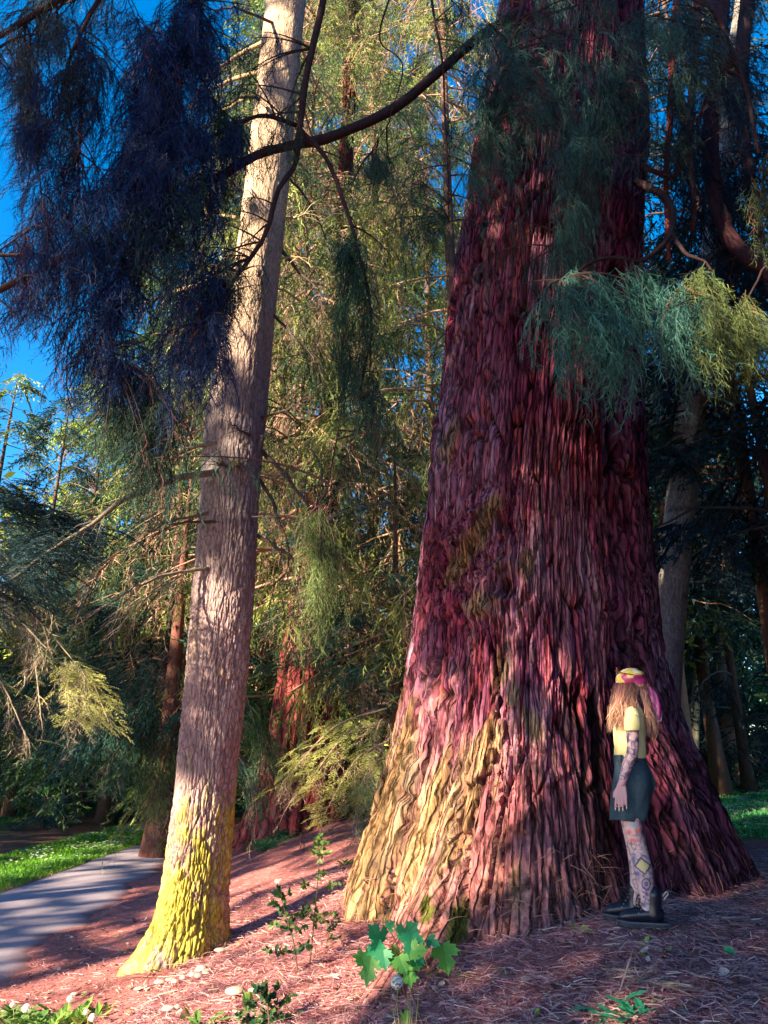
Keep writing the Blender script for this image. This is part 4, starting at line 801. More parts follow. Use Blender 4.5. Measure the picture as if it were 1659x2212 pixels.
N = 115000; a = U(-32, 4, N); b = U(-.4, 18, N); cv = cover(a, b)
keep = rng.random(N) < -np.log(1-cv)/3.5; a, b = a[keep], b[keep]; n = len(a)
tt = U(10, 13, n); c = a[:, None]*E1+b[:, None]*E2+tt[:, None]*SD
ok = c[:, 2] > gz(c[:, 0], c[:, 1])+.25; c, a, tt = c[ok], a[ok], tt[ok]; n = len(a)
d1 = nrm(rng.normal(size=(n, 3))); d2 = nrm(np.cross(d1, rng.normal(size=(n, 3)))); soft = (a > -5.35) & (a < -3.7) & (c@E2 < 5.2); rep = np.where(soft, 4, 1); I = np.repeat(np.arange(n), rep); c = c[I]+np.where(rep[I] > 1, .22, 0)[:, None]*rng.normal(size=(len(I), 3)); a = a[I]; soft = soft[I]; n = len(I)
d1 = nrm(rng.normal(size=(n, 3))); d2 = nrm(np.cross(d1, rng.normal(size=(n, 3)))); s = (U(.13, .22, n)*np.where(soft, .48, 1))[:, None]
lv = np.stack([c-d1*s, c+d2*s*.6, c+d1*s, c-d2*s*.6], 1); lc = np.repeat(np.array([.05, .10, .03])*U(.6, 1.4, n)[:, None], 4, 0).reshape(n, 4, 3)
own = np.argmin(np.abs(a[:, None]-np.array([h[0] for h in holders])[None]), 1)
for i, (ha, nm, lab) in enumerate(holders):
    q0 = ha*E1+13.6*SD; gx, gy = q0[0], q0[1]; o = empty(nm, (gx, gy, float(gz(gx, gy))), lab, 'tree'); loc = np.array(o.location)
    mb = MB(); tube(mb, smooth_path([[0, 0, -.2], [.1, 0, 5], [0, .15, 11], [0, 0, 16]], 18), np.linspace(.2, .05, 18), 10, (.16, .12, .10), .05); mb.build('trunk', M_wood, o)
    m = own == i; f = MB().add(lv[m]-loc, q=np.arange(m.sum()*4).reshape(-1, 4), c=lc[m].reshape(-1, 3)); q = f.build('foliage', M_leaf, o, smooth=False); q['kind'] = 'stuff'
    br = MB(); idx = np.where(m)[0]
    for k in rng.choice(idx, 26):
        e = c[k]-loc; s_ = np.array([0, 0, max(.6, e[2]-1.2)]); tube(br, smooth_path([s_, (s_+e)/2+[0, 0, .3], e], 7), np.linspace(.05, .01, 7), 5, (.16, .12, .10), cap=False)
    q = br.build('branches', M_limb, o); q['kind'] = 'stuff'

# unseen conifers added right of the camera to keep that side in deep shade
for k, (x, y, H, Rd, lab) in enumerate([(7.6, 1.5, 17, 3.6, 'unseen dark conifer added to block skylight, right of the camera'), (9.5, 6.2, 18, 3.8, 'unseen dark conifer added to block skylight beyond the right edge'), (5.5, -4.5, 18, 3.8, 'unseen dark conifer added to block skylight, behind the camera on the right'), (12.5, 3.0, 16, 4.0, 'unseen dark conifer added to block skylight, farthest right'), (9, -2.5, 19, 4, 'unseen dark conifer added to block skylight, right and slightly behind the camera'), (6.4, 4.2, 15, 2.2, 'unseen slim conifer added to block skylight just outside the right edge'), (10, 10.5, 20, 4, 'unseen dark conifer added to block skylight past the right lawn')]):
    zb = float(gz(x, y)); o = empty('added_shade_tree', (x, y, zb), lab, 'tree'); loc = np.array(o.location)
    mb = MB(); tube(mb, [[0, 0, -.2], [0, 0, H*.5], [0, 0, H]], [.25, .16, .02], 10, (.16, .10, .08)); mb.build('trunk', M_wood, o)
    n = 5200; zz = 1.0+(H-1)*rng.random(n)**1.3; r_ = Rd*(1-zz/H)**.6*np.sqrt(rng.random(n)); az = U(0, 6.283, n)
    c_ = np.stack([r_*np.cos(az), r_*np.sin(az), zz-.25*r_], -1); d1 = nrm(rng.normal(size=(n, 3))*[1, 1, .4]); d2 = nrm(np.cross(d1, rng.normal(size=(n, 3)))); s = U(.35, .6, n)[:, None]
    f = MB().add(np.stack([c_-d1*s, c_+d2*s*.6, c_+d1*s, c_-d2*s*.6], 1), q=np.arange(n*4).reshape(-1, 4), c=np.repeat(np.array([.02, .05, .035])*U(.6, 1.4, n)[:, None], 4, 0)); q = f.build('foliage', M_leaf, o, smooth=False); q['kind'] = 'stuff'
    br = MB()
    for _ in range(30):
        z_ = random.uniform(1.5, H*.9); a_ = random.uniform(0, 6.283); L_ = Rd*(1-z_/H)**.6; tube(br, [[0, 0, z_], [L_*.5*math.cos(a_), L_*.5*math.sin(a_), z_], [L_*math.cos(a_), L_*math.sin(a_), z_-.4]], [.05, .03, .01], 5, (.16, .10, .08), cap=False)
    q = br.build('branches', M_limb, o); q['kind'] = 'stuff'
# ------------------------------------------------------------------ needle and twig litter
def litter(n, xr, yr, lr, wr, label, lift=.02, w8=1.6, tilt=.12):
    x = U(*xr, n*4); y = U(*yr, n*4); k = rng.random(n*4) < (yr[0]/y)**w8; k &= (np.abs(x-.05) < .56*y+.4) & (pathmask(x, y) < -.02+.25*rng.random(n*4)*(rng.random(n*4) < .12)) & (x > -6.9-.3*rng.random(n*4)) & (lawn_mask(x, y) < .4)
    k &= np.hypot(x-1.5, y-7.2) > 1.2
    x, y = x[k][:n], y[k][:n]; n = len(x); L = U(*lr, n); az = U(0, 6.283, n); z = gz(x, y)+.003+lift*rng.random(n)**2
    d = np.stack([np.cos(az), np.sin(az), rng.normal(0, tilt, n)], -1); c = np.stack([x, y, z], -1); bend = np.stack([-np.sin(az), np.cos(az), .4*np.ones(n)], -1)*(L*U(-.22, .22, n))[:, None]
    p = np.stack([c-d*L[:, None]*.5, c+bend*[1, 1, 0]+[0, 0, .004], c+d*L[:, None]*.5], 1); p[..., 2] = np.maximum(p[..., 2], gz(p[..., 0], p[..., 1])+.002)
    tg = nrm(p[:, 2]-p[:, 0]); s = nrm(np.cross(tg, np.stack([rng.normal(0, .5, n), rng.normal(0, .5, n), np.ones(n)], -1))); w = U(*wr, n)[:, None]
    v = np.stack([p[:, 0]-s*w*.5, p[:, 0]+s*w*.5, p[:, 1]-s*w*.4, p[:, 1]+s*w*.4, p[:, 2]], 1); T = np.array([[0, 1, 3], [0, 3, 2], [2, 3, 4]])[None]+(np.arange(n)*5)[:, None, None]
    pal = np.array([[.58, .29, .31], [.70, .42, .42], [.40, .15, .17], [.16, .06, .09], [.52, .24, .30], [.78, .56, .50]]); c_ = pal[rng.choice(6, n, p=[.3, .2, .2, .12, .1, .08])]*U(.7, 1.2, n)[:, None]
    o = MB().add(v, T.reshape(-1, 3), c=np.repeat(c_, 5, 0)).build('needle_litter', M_twig, smooth=False); tag(o, label, None, kind='stuff')
litter(60000, (-1.6, 5.2), (3.4, 9), (.04, .15), (.003, .006), 'thick reddish needle and twig litter round the giant trunk', lift=.035, tilt=.18)
litter(22000, (-5, .4), (3.6, 14), (.03, .11), (.003, .006), 'thin brown needle litter between the path and the trees', lift=.015)
litter(900, (-3, 4.5), (3.6, 8), (.15, .4), (.005, .010), 'longer dead twigs lying over the litter', lift=.03, tilt=.05)
n = 2600; x = U(-3.5, 4.5, n); y = 3.6+6*rng.random(n)**1.5; k = (np.hypot(x-1.5, y-7.2) > 2.2) & (pathmask(x, y) < -.1); x, y = x[k], y[k]; n = len(x); th = np.arange(6)*1.047; rr = U(.006, .02, n)[:, None]*U(.6, 1.2, (n, 6)) if False else rng.uniform(.5, 1.2, (n, 6))*rng.uniform(.006, .022, (n, 1))
tx, ty = rng.normal(0, .35, (2, n, 1)); az = rng.uniform(0, 6.28, (n, 1)); lx = rr*np.cos(th+az)*1.4; ly = rr*np.sin(th+az); V = np.stack([x[:, None]+lx, y[:, None]+ly, gz(x, y)[:, None]+.022+lx*tx+ly*ty], -1)
T = np.array([[0, 1, 2], [0, 2, 3], [0, 3, 4], [0, 4, 5]])[None]+(np.arange(n)*6)[:, None, None]; pal = np.array([[.35, .20, .17], [.10, .05, .05], [.55, .40, .36], [.22, .10, .09], [.20, .22, .10]])
o = MB().add(V, T.reshape(-1, 3), c=np.repeat(pal[rng.integers(0, 5, n)], 6, 0)).build('bark_flakes', M_twig, smooth=False); tag(o, 'small bark flakes and leaf scraps mixed into the litter', None, kind='stuff')
# litter strands caught on the trunk foot
n = 2600; k = rng.integers(0, V1.shape[0]//6, n); j = rng.integers(int(V1.shape[1]*.12), int(V1.shape[1]*.88), n); p0 = V1[k, j]; out = nrm((p0-[1.4, 7.1, 0])*[1, 1, 0]); hgt = p0[:, 2]-gz(p0[:, 0], p0[:, 1]); m = (hgt < .42*rng.random(n)) & (hgt > -.02)
p0, out = p0[m], out[m]; n = len(p0); d = rng.normal(size=(n, 3))*[1, 1, .8]; d = nrm(d-out*(d*out).sum(1)[:, None]+out*.15); L = U(.06, .2, n)[:, None]; q0 = p0+out*.02
v, t = strands(np.stack([q0, q0+d*L*.5+out*.015-[0, 0, .01], q0+d*L-[0, 0, .04]], 1), .005)
o = MB().add(v, t, c=np.repeat(np.array([.48, .22, .19])*U(.6, 1.2, n)[:, None], 5, 0)).build('caught_needles', M_twig, smooth=False); tag(o, 'reddish needles heaped against the foot of the giant trunk', None, kind='stuff')

# ------------------------------------------------------------------ leaves
M_bleaf = mat('broad_leaf', trans=.35, rough=.45, spec=.4)
def leaf_outline(pts, col, name, veins=True, fold=.12, droop=.12):
    pts = np.array(pts, float); c = np.array([[0, .35 if pts[:, 1].max() > .8 else .3]]); v = np.concatenate([c, pts]); n = len(pts)
    z = -fold*0+fold*np.abs(v[:, 0])-droop*v[:, 1]**2; V = np.stack([v[:, 0], v[:, 1], z], -1)
    return MB().add(V, [[0, 1+k, 1+(k+1) % n] for k in range(n)], c=np.array(col)*(1+.2*np.linspace(-1, 1, n+1))[:, None]).mesh(name, M_bleaf, smooth=False)
half = [(0, 0), (.10, -.04), (.32, -.06), (.27, .04), (.52, .10), (.46, .20), (.66, .36), (.48, .36), (.50, .50), (.34, .44), (.22, .42), (.30, .62), (.42, .72), (.28, .74), (.24, .86), (.12, .84), (0, 1.08)]
maple = half+[(-a, b) for a, b in half[-2:0:-1]]
hol = [(0, 0), (.14, .10), (.26, .14), (.20, .28), (.32, .42), (.20, .54), (.26, .70), (.10, .82), (0, 1.0)]; holly = hol+[(-a, b) for a, b in hol[-2:0:-1]]
lan = [(0, 0), (.10, .15), (.17, .4), (.14, .7), (0, 1)]; lance = lan+[(-a, b) for a, b in lan[-2:0:-1]]
dnd = [(0, 0), (.04, .2), (.14, .22), (.06, .34), (.17, .42), (.08, .52), (.18, .62), (.10, .72), (.16, .84), (0, 1)]; dandy = dnd+[(-a, b) for a, b in dnd[-2:0:-1]]
LM_ = {'maple_dark': leaf_outline(maple, (.05, .40, .17), 'leaf'), 'maple_light': leaf_outline(maple, (.15, .48, .08), 'leaf'), 'maple_bright': leaf_outline(maple, (.24, .55, .06), 'leaf'), 'holly': leaf_outline(holly, (.03, .10, .045), 'leaf', droop=.05), 'holly_light': leaf_outline(holly, (.12, .22, .05), 'leaf', droop=.05),
       'lance': leaf_outline(lance, (.20, .36, .07), 'leaf', droop=.3), 'dandy': leaf_outline(dandy, (.14, .28, .07), 'leaf', droop=.5), 'dandyteal': leaf_outline(dandy, (.04, .30, .18), 'leaf', droop=.4)}
def put_leaf(o, kind, loc, size, dirv, up=(0, -.5, .85), name='leaf'):
    q = bpy.data.objects.new(name, LM_[kind]); C.objects.link(q); q.parent = o; yv = Vector(dirv).normalized(); zv = Vector(up); xv = yv.cross(zv).normalized(); zv = xv.cross(yv)
    from mathutils import Matrix
    m = Matrix((xv, yv, zv)).transposed().to_4x4(); q.matrix_local = Matrix.Translation(Vector([float(a) for a in loc]))@m@Matrix.Scale(size, 4); return q
def plant(name, base, label, cat='plant'): return empty(name, base, label, cat)
def stem(o, pts, r0, r1, col, name='stem', n=10):
    mb = MB(); tube(mb, smooth_path(np.array(pts)-np.array(o.location), n), np.linspace(r0, r1, n), 6, col, .05); return mb.build(name, M_twig, o)
# maple seedling in front of the left root
b0 = G(880, 2160); Ym = b0[1]-.03; o = plant('maple_seedling', b0, 'maple seedling with big jade-green lobed leaves before the giant trunk')
hub = P(868, 2070, Ym); stem(o, [b0-[0, 0, .03], P(866, 2100, Ym), hub], .007, .005, (.12, .05, .04))
for u, v, s, kd, du, dv in [(812, 2018, 62, 'maple_dark', -.3, -.5), (808, 2050, 46, 'maple_dark', -.9, .5), (885, 2012, 62, 'maple_dark', .5, -.6), (888, 2042, 56, 'maple_dark', -.1, .6), (905, 2052, 44, 'maple_light', .9, -.1), (853, 2060, 46, 'maple_light', -.1, -.8), (784, 2070, 52, 'maple_light', -.8, -.3), (796, 2096, 66, 'maple_light', -.2, .9), (822, 2062, 44, 'maple_dark', .2, -.5),
                            (830, 2075, 44, 'maple_dark', .1, .8), (870, 2086, 46, 'maple_light', .3, .6), (884, 2104, 58, 'maple_light', .1, .8), (963, 2072, 66, 'maple_light', .2, .95), (937, 2036, 34, 'maple_dark', .6, .2), (845, 1998, 30, 'maple_dark', .3, -.3), (905, 2076, 34, 'maple_dark', .8, .3)]:
    y = Ym-.06+random.uniform(-.08, .08); c_ = P(u, v, y); m_ = float(mpp(c_)); d_ = np.array([du, -.35, -dv]); a_ = c_-nrm(d_)*s*m_*.45
    put_leaf(o, kd, a_-b0, s*m_*.86, d_, (random.uniform(-.3, .3), -1, .45)); stem(o, [hub, (hub+a_)/2+[0, 0, .02], a_], .0026, .002, (.14, .06, .04), 'leaf_stalk', 6)
# dandelion clock beside it
def clock(base, top, r, label, o=None):
    o = empty('dandelion_clock', base, label, 'dandelion'); stem(o, [base, (np.array(base)+top)/2+[.01, 0, 0], top], .003, .0025, (.30, .30, .12))
    n = 170; d = nrm(rng.normal(size=(n, 3))); c_ = np.array(top)-base; v, t = strands(np.stack([np.broadcast_to(c_, (n, 3)), c_+d*r*.85], 1), .0014); f = MB().add(v, t, c=(.8, .8, .76))
    e = nrm(np.cross(d, rng.normal(size=(n, 3)))); g_ = np.cross(d, e); q = c_+d*r
    f.add(np.stack([q+e*r*.2, q+g_*r*.2, q-e*r*.2, q-g_*r*.2], 1), q=np.arange(n*4).reshape(-1, 4), c=(.85, .85, .82)); f.build('seed_head', M_grass, o, smooth=False); return o
bb = G(850, 2200); clock(bb, P(858, 2122, bb[1]), 14*float(mpp(bb)), 'white dandelion clock just under the maple seedling')
for u, v, ub, s, lab in [(57, 2178, 62, 9, 'dandelion clock left of the weeds in the lower left corner'), (200, 2198, 205, 8, 'dandelion clock at the right end of the lower left weeds'), (152, 2158, 150, 7, 'smaller dandelion clock above the lower left weeds'), (28, 2170, 26, 6, 'dandelion clock nearest the left edge'), (186, 2186, 188, 6, 'small dandelion clock between two others over the corner weeds')]:
    bb = G(ub, min(v+50, 2260)); clock(bb, P(u, v, bb[1]), s*float(mpp(bb)), lab)
# thin grass stalks by the clock
o = plant('grass_tuft', G(880, 2230), 'thin yellow stalks sprouting below the maple seedling', 'grass'); bb = np.array(o.location)
for du in (-40, -28, 2, 8, 14, 30): stem(o, [bb+[du*.0012, 0, -.02], P(880+du*.8, 2170+random.uniform(-30, 10), bb[1])], .0022, .0012, (.36, .38, .12), 'stalk', 6)
for k in range(5): put_leaf(o, 'lance', (rng.normal(0, .01), 0, 0), .09, (random.uniform(-.3, .3), 0, 1), name='blade')
# holly saplings
def hollyplant(label, main, sides, nl, size, kd='holly', Yo=0.):
    b = G(*main[0]); o = plant('holly_sapling', b, label); Yd = b[1]+Yo; pp = smooth_path(np.array([b-[0, 0, .03]]+[P(u, v, Yd) for u, v in main[1:]]), 14); stem(o, pp, .006, .0025, (.16, .10, .08), n=14); allp = [pp[5:]]
    for sd in sides:
        sp = smooth_path(np.array([P(u, v, Yd+random.uniform(-.12, .12)*(k > 0)) for k, (u, v) in enumerate(sd)]), 8); stem(o, sp, .003, .0015, (.14, .10, .07), 'twig', 8); allp.append(sp)
    for _ in range(nl):
        q = random.choice(allp); q = q[random.randint(1, len(q)-1)]; d = rng.normal(size=3)*[1, .8, .7]; put_leaf(o, kd if random.random() < .8 else 'holly_light', q-b, size*random.uniform(.6, 1.2), d, nrm(rng.normal(size=3)+[0, -1.2, .8]))
hollyplant('tall thin holly sapling with a light leafy tuft on top', [(668, 2085), (676, 2010), (684, 1930), (690, 1835)], [[(686, 1900), (700, 1880)], [(684, 1920), (660, 1910), (652, 1912)], [(684, 1925), (715, 1912), (738, 1912)], [(690, 1835), (680, 1815)], [(690, 1838), (702, 1818)], [(690, 1850), (712, 1842)], [(690, 1848), (672, 1838)], [(690, 1830), (692, 1806)], [(676, 1990), (655, 1970), (640, 1975)], [(676, 1985), (700, 1975), (725, 1970)]], 170, .040, 'holly_light')
hollyplant('bushy holly sapling crossing the dark shadow stripe, left of the tall one', [(645, 2105), (635, 2040), (620, 1985), (605, 1925)], [[(620, 1985), (600, 1960), (590, 1950)], [(622, 1990), (650, 1975), (670, 1960)], [(630, 2010), (600, 2000), (580, 1998)], [(632, 2020), (660, 2000), (688, 1990)], [(605, 1940), (598, 1918)], [(606, 1945), (625, 1930)], [(640, 2060), (600, 2055), (575, 2052)], [(640, 2050), (665, 2040)]], 210, .042)
hollyplant('low dark glossy holly bush at the bottom edge', [(585, 2225), (580, 2190), (575, 2150), (570, 2125)], [[(580, 2190), (550, 2170), (525, 2165)], [(580, 2190), (610, 2160), (630, 2150)], [(582, 2200), (540, 2200), (515, 2195)], [(582, 2200), (615, 2195), (640, 2190)], [(578, 2160), (600, 2130)], [(578, 2160), (555, 2135)], [(584, 2215), (560, 2215), (530, 2220)], [(584, 2210), (630, 2215)]], 250, .044)
hollyplant('sparse holly shoots against the left root of the giant trunk', [(700, 2050), (712, 2010), (725, 1975)], [[(712, 2010), (735, 1985)], [(715, 2000), (695, 1985)], [(706, 2030), (730, 2025)]], 60, .036)
# small seedlings on the litter, right
for pts, label in [([(1240, 2003, 26, 'maple_bright', -.4, -.6), (1262, 2008, 24, 'maple_bright', .6, -.2), (1250, 2022, 18, 'maple_bright', 0, .6), (1238, 2018, 16, 'maple_light', -.8, .2)], 'bright green maple seedling between the trunk foot and the boots'),
                   ([(1398, 2028, 15, 'maple_bright', .3, -.6), (1385, 2040, 15, 'maple_bright', -.4, .5)], 'tiny two-leaved seedling in front of the black boots'), ([(1578, 2055, 24, 'maple_dark', .9, 0)], 'single fallen jade leaf on the litter at right'), ([(1162, 2186, 14, 'maple_bright', .5, 0)], 'tiny pale green leaf near the bottom edge')]:
    b = G(pts[0][0], pts[0][1]+12); o = plant('seedling' if len(pts) > 1 else 'fallen_leaf', b, label, 'seedling' if len(pts) > 1 else 'leaf')
    for u, v, s, kd, du, dv in pts:
        c_ = P(u, v, b[1]-.02); m_ = float(mpp(c_)); d_ = np.array([du, -.5, -dv]); a_ = c_-nrm(d_)*s*m_*.5; put_leaf(o, kd, a_-b, s*m_, d_, (0, -.6, .8))
        if len(pts) > 1: stem(o, [b, a_], .0018, .0014, (.2, .2, .08), 'leaf_stalk', 4)
def rosette(u, v, n, size, kd, label, name='dandelion_plant', up=.6, cat='plant'):
    b = G(u, v); o = plant(name, b, label, cat)
    for k in range(n):
        az = k*2.4+random.uniform(-.3, .3); put_leaf(o, kd, (random.uniform(-.01, .01)*n**.7, random.uniform(-.01, .01)*n**.7, 0), size*random.uniform(.6, 1.15), (math.cos(az), math.sin(az), up*random.uniform(.5, 2)), (0, 0, 1))
    return o
rosette(1350, 2200, 30, .15, 'dandyteal', 'feathery blue-green weed at the bottom edge right of centre', 'weed')
rosette(95, 2215, 60, .14, 'dandy', 'dandelion weeds spreading along the lower left corner', up=1.0); rosette(175, 2205, 50, .13, 'lance', 'yellow-green leafy weed in the lower left corner group', 'weed', up=1.2); rosette(15, 2215, 40, .14, 'dandy', 'weed tuft at the very lower left corner', 'weed', up=1.2)
rosette(430, 2225, 12, .14, 'dandy', 'young green weed at the bottom edge below the mushrooms', 'weed', up=1.0); rosette(402, 2205, 3, .12, 'lance', 'two pale upright leaves at the bottom edge', 'weed', up=1.5); rosette(532, 2175, 4, .11, 'lance', 'bright upright leaves beside the big pink-white mushroom', 'weed', up=2.)
rosette(540, 2190, 10, .08, 'dandy', 'small weed left of the low holly bush', 'weed')
rosette(748, 1868, 14, .13, 'lance', 'bright green leaves tucked behind the left edge of the giant trunk', 'weed', up=.8)
b = G(590, 1825); o = plant('weed_patch', b, 'patch of green weeds in purple shade on the bank behind the trees', 'weeds'); f = MB()
for k in range(10):
    q = G(555+k*9+random.uniform(-8, 8), 1838-k*4+random.uniform(-5, 8))-b; n = 60; place(f, TF, q+rng.normal(0, .13, (n, 3))*[1, 1, .1]+[0, 0, .02], U(0, 6.28, n), U(-1.3, -.2, n), U(.08, .2, n), (.05, .17, .08))
q = f.build('foliage', M_leaf, o, smooth=False); q['kind'] = 'stuff'

# ------------------------------------------------------------------ mushrooms, wood chips, cones, twigs
M_mush = mat('mushroom_skin', rough=.6, spec=.3, noise=((40, 40, 40), .12))
def mushroom(u, v, s, label, flat=.55, tiltx=0., tone=0.):
    b = G(u, v+s*.25); r = s*float(mpp(b))*.62; o = empty('mushroom', b, label, 'mushroom', 'pale mushrooms near the mossy fir', random.uniform(0, 6))
    K, S = 7, 16; th = np.arange(S)*2*math.pi/S; prof = [(math.sin(a)*1., math.cos(a)*flat) for a in np.linspace(.02, 1.75, K)]+[(.3, -.08)]
    V = np.array([[r*p*math.cos(t)*(1+.06*math.sin(3*t)), r*p*math.sin(t), r*q+r*.55] for p, q in prof for t in th]); i = np.arange(len(prof)-1)[:, None]*S; j = np.arange(S)[None]; j2 = (j+1) % S
    c_ = np.array([.66+tone, .47, .40]); mb = MB().add(V, q=np.stack([i+j, i+S+j, i+S+j2, i+j2], -1).reshape(-1, 4), c=c_); cp = mb.build('cap', M_mush, o); mb = MB(); tube(mb, [[0, 0, -.01], [0, 0, r*.55]], [r*.3, r*.25], 8, (.6, .5, .42)); mb.build('stem', M_mush, o)
    cp.rotation_euler.x = tiltx
for a in [(475, 2055, 21, 'flat pale mushroom alone at the right foot of the mossy fir', .25), (435, 2097, 22, 'largest cap of the clustered mushrooms'), (447, 2103, 18, 'rightmost cap of the clustered mushrooms'), (416, 2109, 14, 'leftmost cap of the clustered mushrooms'), (429, 2111, 16, 'front orange-tinted cap of the clustered mushrooms'), (395, 2114, 11, 'small lone mushroom just left of the cluster'),
          (368, 2119, 18, 'pale mushroom left of the small lone one', .3), (379, 2122, 16, 'pale mushroom touching the one on its left', .4), (345, 2124, 20, 'flat pinkish mushroom in the middle of the row', .3), (300, 2139, 18, 'flattened mushroom at the left end of the row', .25), (317, 2137, 16, 'broken mushroom second from the left end', .3),
          (507, 2147, 36, 'biggest pink-white mushroom near the holly bush', .35), (549, 2143, 22, 'mushroom half hidden by the holly bush', .35), (364, 2182, 24, 'pale mushroom near the bottom edge', .35), (384, 2178, 14, 'small mushroom beside the one at the bottom edge'), (410, 2173, 9, 'tiny mushroom above the young weed', .4), (161, 2149, 14, 'pale mushroom above the corner weeds', .3), (100, 2157, 10, 'tiny mushroom at far left of the litter', .3)]:
    mushroom(a[0], a[1], a[2], a[3], a[4] if len(a) > 4 else .6)
def chip(name, u, v, s, col, label, cat, hgt=.3, el=1.):
    b = G(u, v); r = s*float(mpp(b))*.5; o0 = MB(); n = 9; th = np.arange(n)*2*math.pi/n; rr = r*rng.uniform(.7, 1.1, n); bot = np.stack([rr*np.cos(th)*el, rr*np.sin(th), np.zeros(n)-.01], -1); top = bot*[.75, .75, 0]+[0, 0, r*hgt]; V = np.concatenate([bot, top, [[0, 0, r*hgt*1.1]]])
    j = np.arange(n); o = o0.add(V, np.stack([n+j, n+(j+1) % n, np.full(n, 2*n)], -1), np.stack([j, (j+1) % n, n+(j+1) % n, n+j], -1), c=col).build(name, M_limb, smooth=False); o.location = b; tag(o, label, cat)
chip('bark_chunk', 1000, 2182, 34, (.42, .18, .19), 'pink bark chunk lying near the bottom centre', 'bark', .5); chip('bark_flake', 655, 2052, 30, (.10, .12, .20), 'dark bluish flake lying on the lit litter by the hollies', 'bark', .2, 1.6); chip('bark_flake', 1185, 2120, 18, (.5, .33, .36), 'small pale bark flake left of the fallen branch', 'bark', .4)
for u, v, s, lab in ((1437, 2073, 16, 'round brown cone on the litter right of the boots'), (1500, 2168, 14, 'dark cone near the bottom right'), (1540, 2130, 12, 'small cone in the right-hand litter')):
    b = G(u, v); r = s*float(mpp(b))*.5; mb = MB(); S = 8; K = 7; V = []
    for k in range(K):
        a = math.pi*(k+.5)/K; 
        for t in range(S): q = r*math.sin(a)*(1.15 if (t+k) % 2 else .85); V.append([q*math.cos(t*.785), q*math.sin(t*.785), r+r*math.cos(a)*1.2])
    i = np.arange(K-1)[:, None]*S; j = np.arange(S)[None]; j2 = (j+1) % S; o = mb.add(V, q=np.stack([i+j, i+S+j, i+S+j2, i+j2], -1).reshape(-1, 4), c=(.12, .06, .05)).build('sequoia_cone', M_limb, smooth=False); o.location = b; tag(o, lab, 'cone')
def fallen(pts, r, col, label, nm='fallen_branch', side=0):
    g_ = [G(u, v)+[0, 0, r+.012] for u, v in pts]; o = empty(nm, g_[0], label, 'branch'); p = smooth_path(np.array(g_), 12); stem(o, p, r, r*.5, col, 'main_stem', 12)
    if side:
        n = side; k = rng.integers(1, 12, n); d = nrm(nrm(p[-1]-p[0])+rng.normal(0, .45, (n, 3))*[1, 1, .25]); L = U(.08, .28, n)[:, None]; q = p[k]; v, t = strands(np.stack([q, q+d*L*.5, q+d*L-[0, 0, .01]], 1)-g_[0], .006)
        x = MB().add(v, t, c=col).build('side_twigs', M_twig, o, smooth=False); x['kind'] = 'stuff'
fallen([(1427, 2108), (1390, 2111), (1354, 2112)], .008, (.50, .36, .32), 'pale straight twig lying in front of the woman'); fallen([(1300, 2100), (1350, 2118), (1440, 2140)], .006, (.52, .36, .26), 'dead feathery branch spread on the litter in front of the woman', side=70); fallen([(1310, 2175), (1350, 2145), (1385, 2130)], .005, (.5, .33, .27), 'second dead feathery branch, nearer the bottom edge', side=50)
fallen([(900, 2120), (940, 2108), (990, 2115)], .006, (.50, .30, .16), 'tan dead spray behind the maple seedling stalk', side=60); fallen([(1560, 1992), (1620, 1990)], .009, (.55, .38, .36), 'pale twig at the right edge of the litter'); fallen([(880, 2130), (895, 2175), (915, 2230)], .008, (.40, .22, .19), 'curved dark stick running down below the maple seedling')
fallen([(318, 2092), (325, 2108), (310, 2122)], .006, (.25, .12, .10), 'dark crooked stick in front of the mossy fir foot'); fallen([(255, 2125), (290, 2115), (330, 2117)], .006, (.3, .15, .12), 'thin stick lying left of the mushrooms'); fallen([(640, 1770), (650, 1800), (648, 1842)], .012, (.30, .12, .09), 'thin dark stake standing in the shaded bank')
# ------------------------------------------------------------------ the woman
SKIN = np.array([.74, .50, .52])
def vmat(name, **k): return mat(name, **k)
M_skin = mat('skin', rough=.5, spec=.35); M_cloth = mat('cotton', rough=.9, spec=.15, bump=((260, 260, 260), .25, .002)); M_denim = mat('denim', rough=.85, spec=.2, noise=((60, 60, 60), .25), bump=((300, 300, 300), .4, .002))
M_hair = mat('hair', rough=.45, spec=.4); M_silk = mat('silk', rough=.35, spec=.5); M_boot = mat('leather', rough=.32, spec=.5); M_rub = mat('rubber', rough=.6, spec=.3)
pb = G(1384, 2003); pb[2] += .010
h_ = np.array([pb]*2); h_[1, 2] += 1.72; hv = proj(h_)[1]; PS = 546/float(hv[0]-hv[1]); print('person scale', PS, pb)
person = empty('person', pb, 'woman with long hair, yellow headscarf and tattooed arm and leg standing against the giant trunk', 'person', rz=R(72))
person.scale = (PS,)*3
def loft(mb, secs, col=(.5, .5, .5), S=28, cap=True, power=2.0):   # (cx, cy, z, rx, ry)
    th = np.arange(S)*2*math.pi/S; c_, s_ = np.cos(th), np.sin(th); c_ = np.sign(c_)*np.abs(c_)**(2/power); s_ = np.sign(s_)*np.abs(s_)**(2/power)
    secs = np.array(secs, float); V = np.concatenate([np.stack([a[0]+a[3]*c_, a[1]+a[4]*s_, np.full(S, a[2])], -1) for a in secs]); n = len(secs)
    i = np.arange(n-1)[:, None]*S; j = np.arange(S)[None]; j2 = (j+1) % S; q = np.stack([i+j, i+j2, i+S+j2, i+S+j], -1).reshape(-1, 4); t = None
    if cap: V = np.concatenate([V, [secs[0, :3]], [secs[-1, :3]]]); k = n*S; j = np.arange(S); t = np.concatenate([np.stack([np.full(S, k), (j+1) % S, j], -1), np.stack([np.full(S, k+1), k-S+j, k-S+(j+1) % S], -1)])
    mb.add(V, t, q, col)
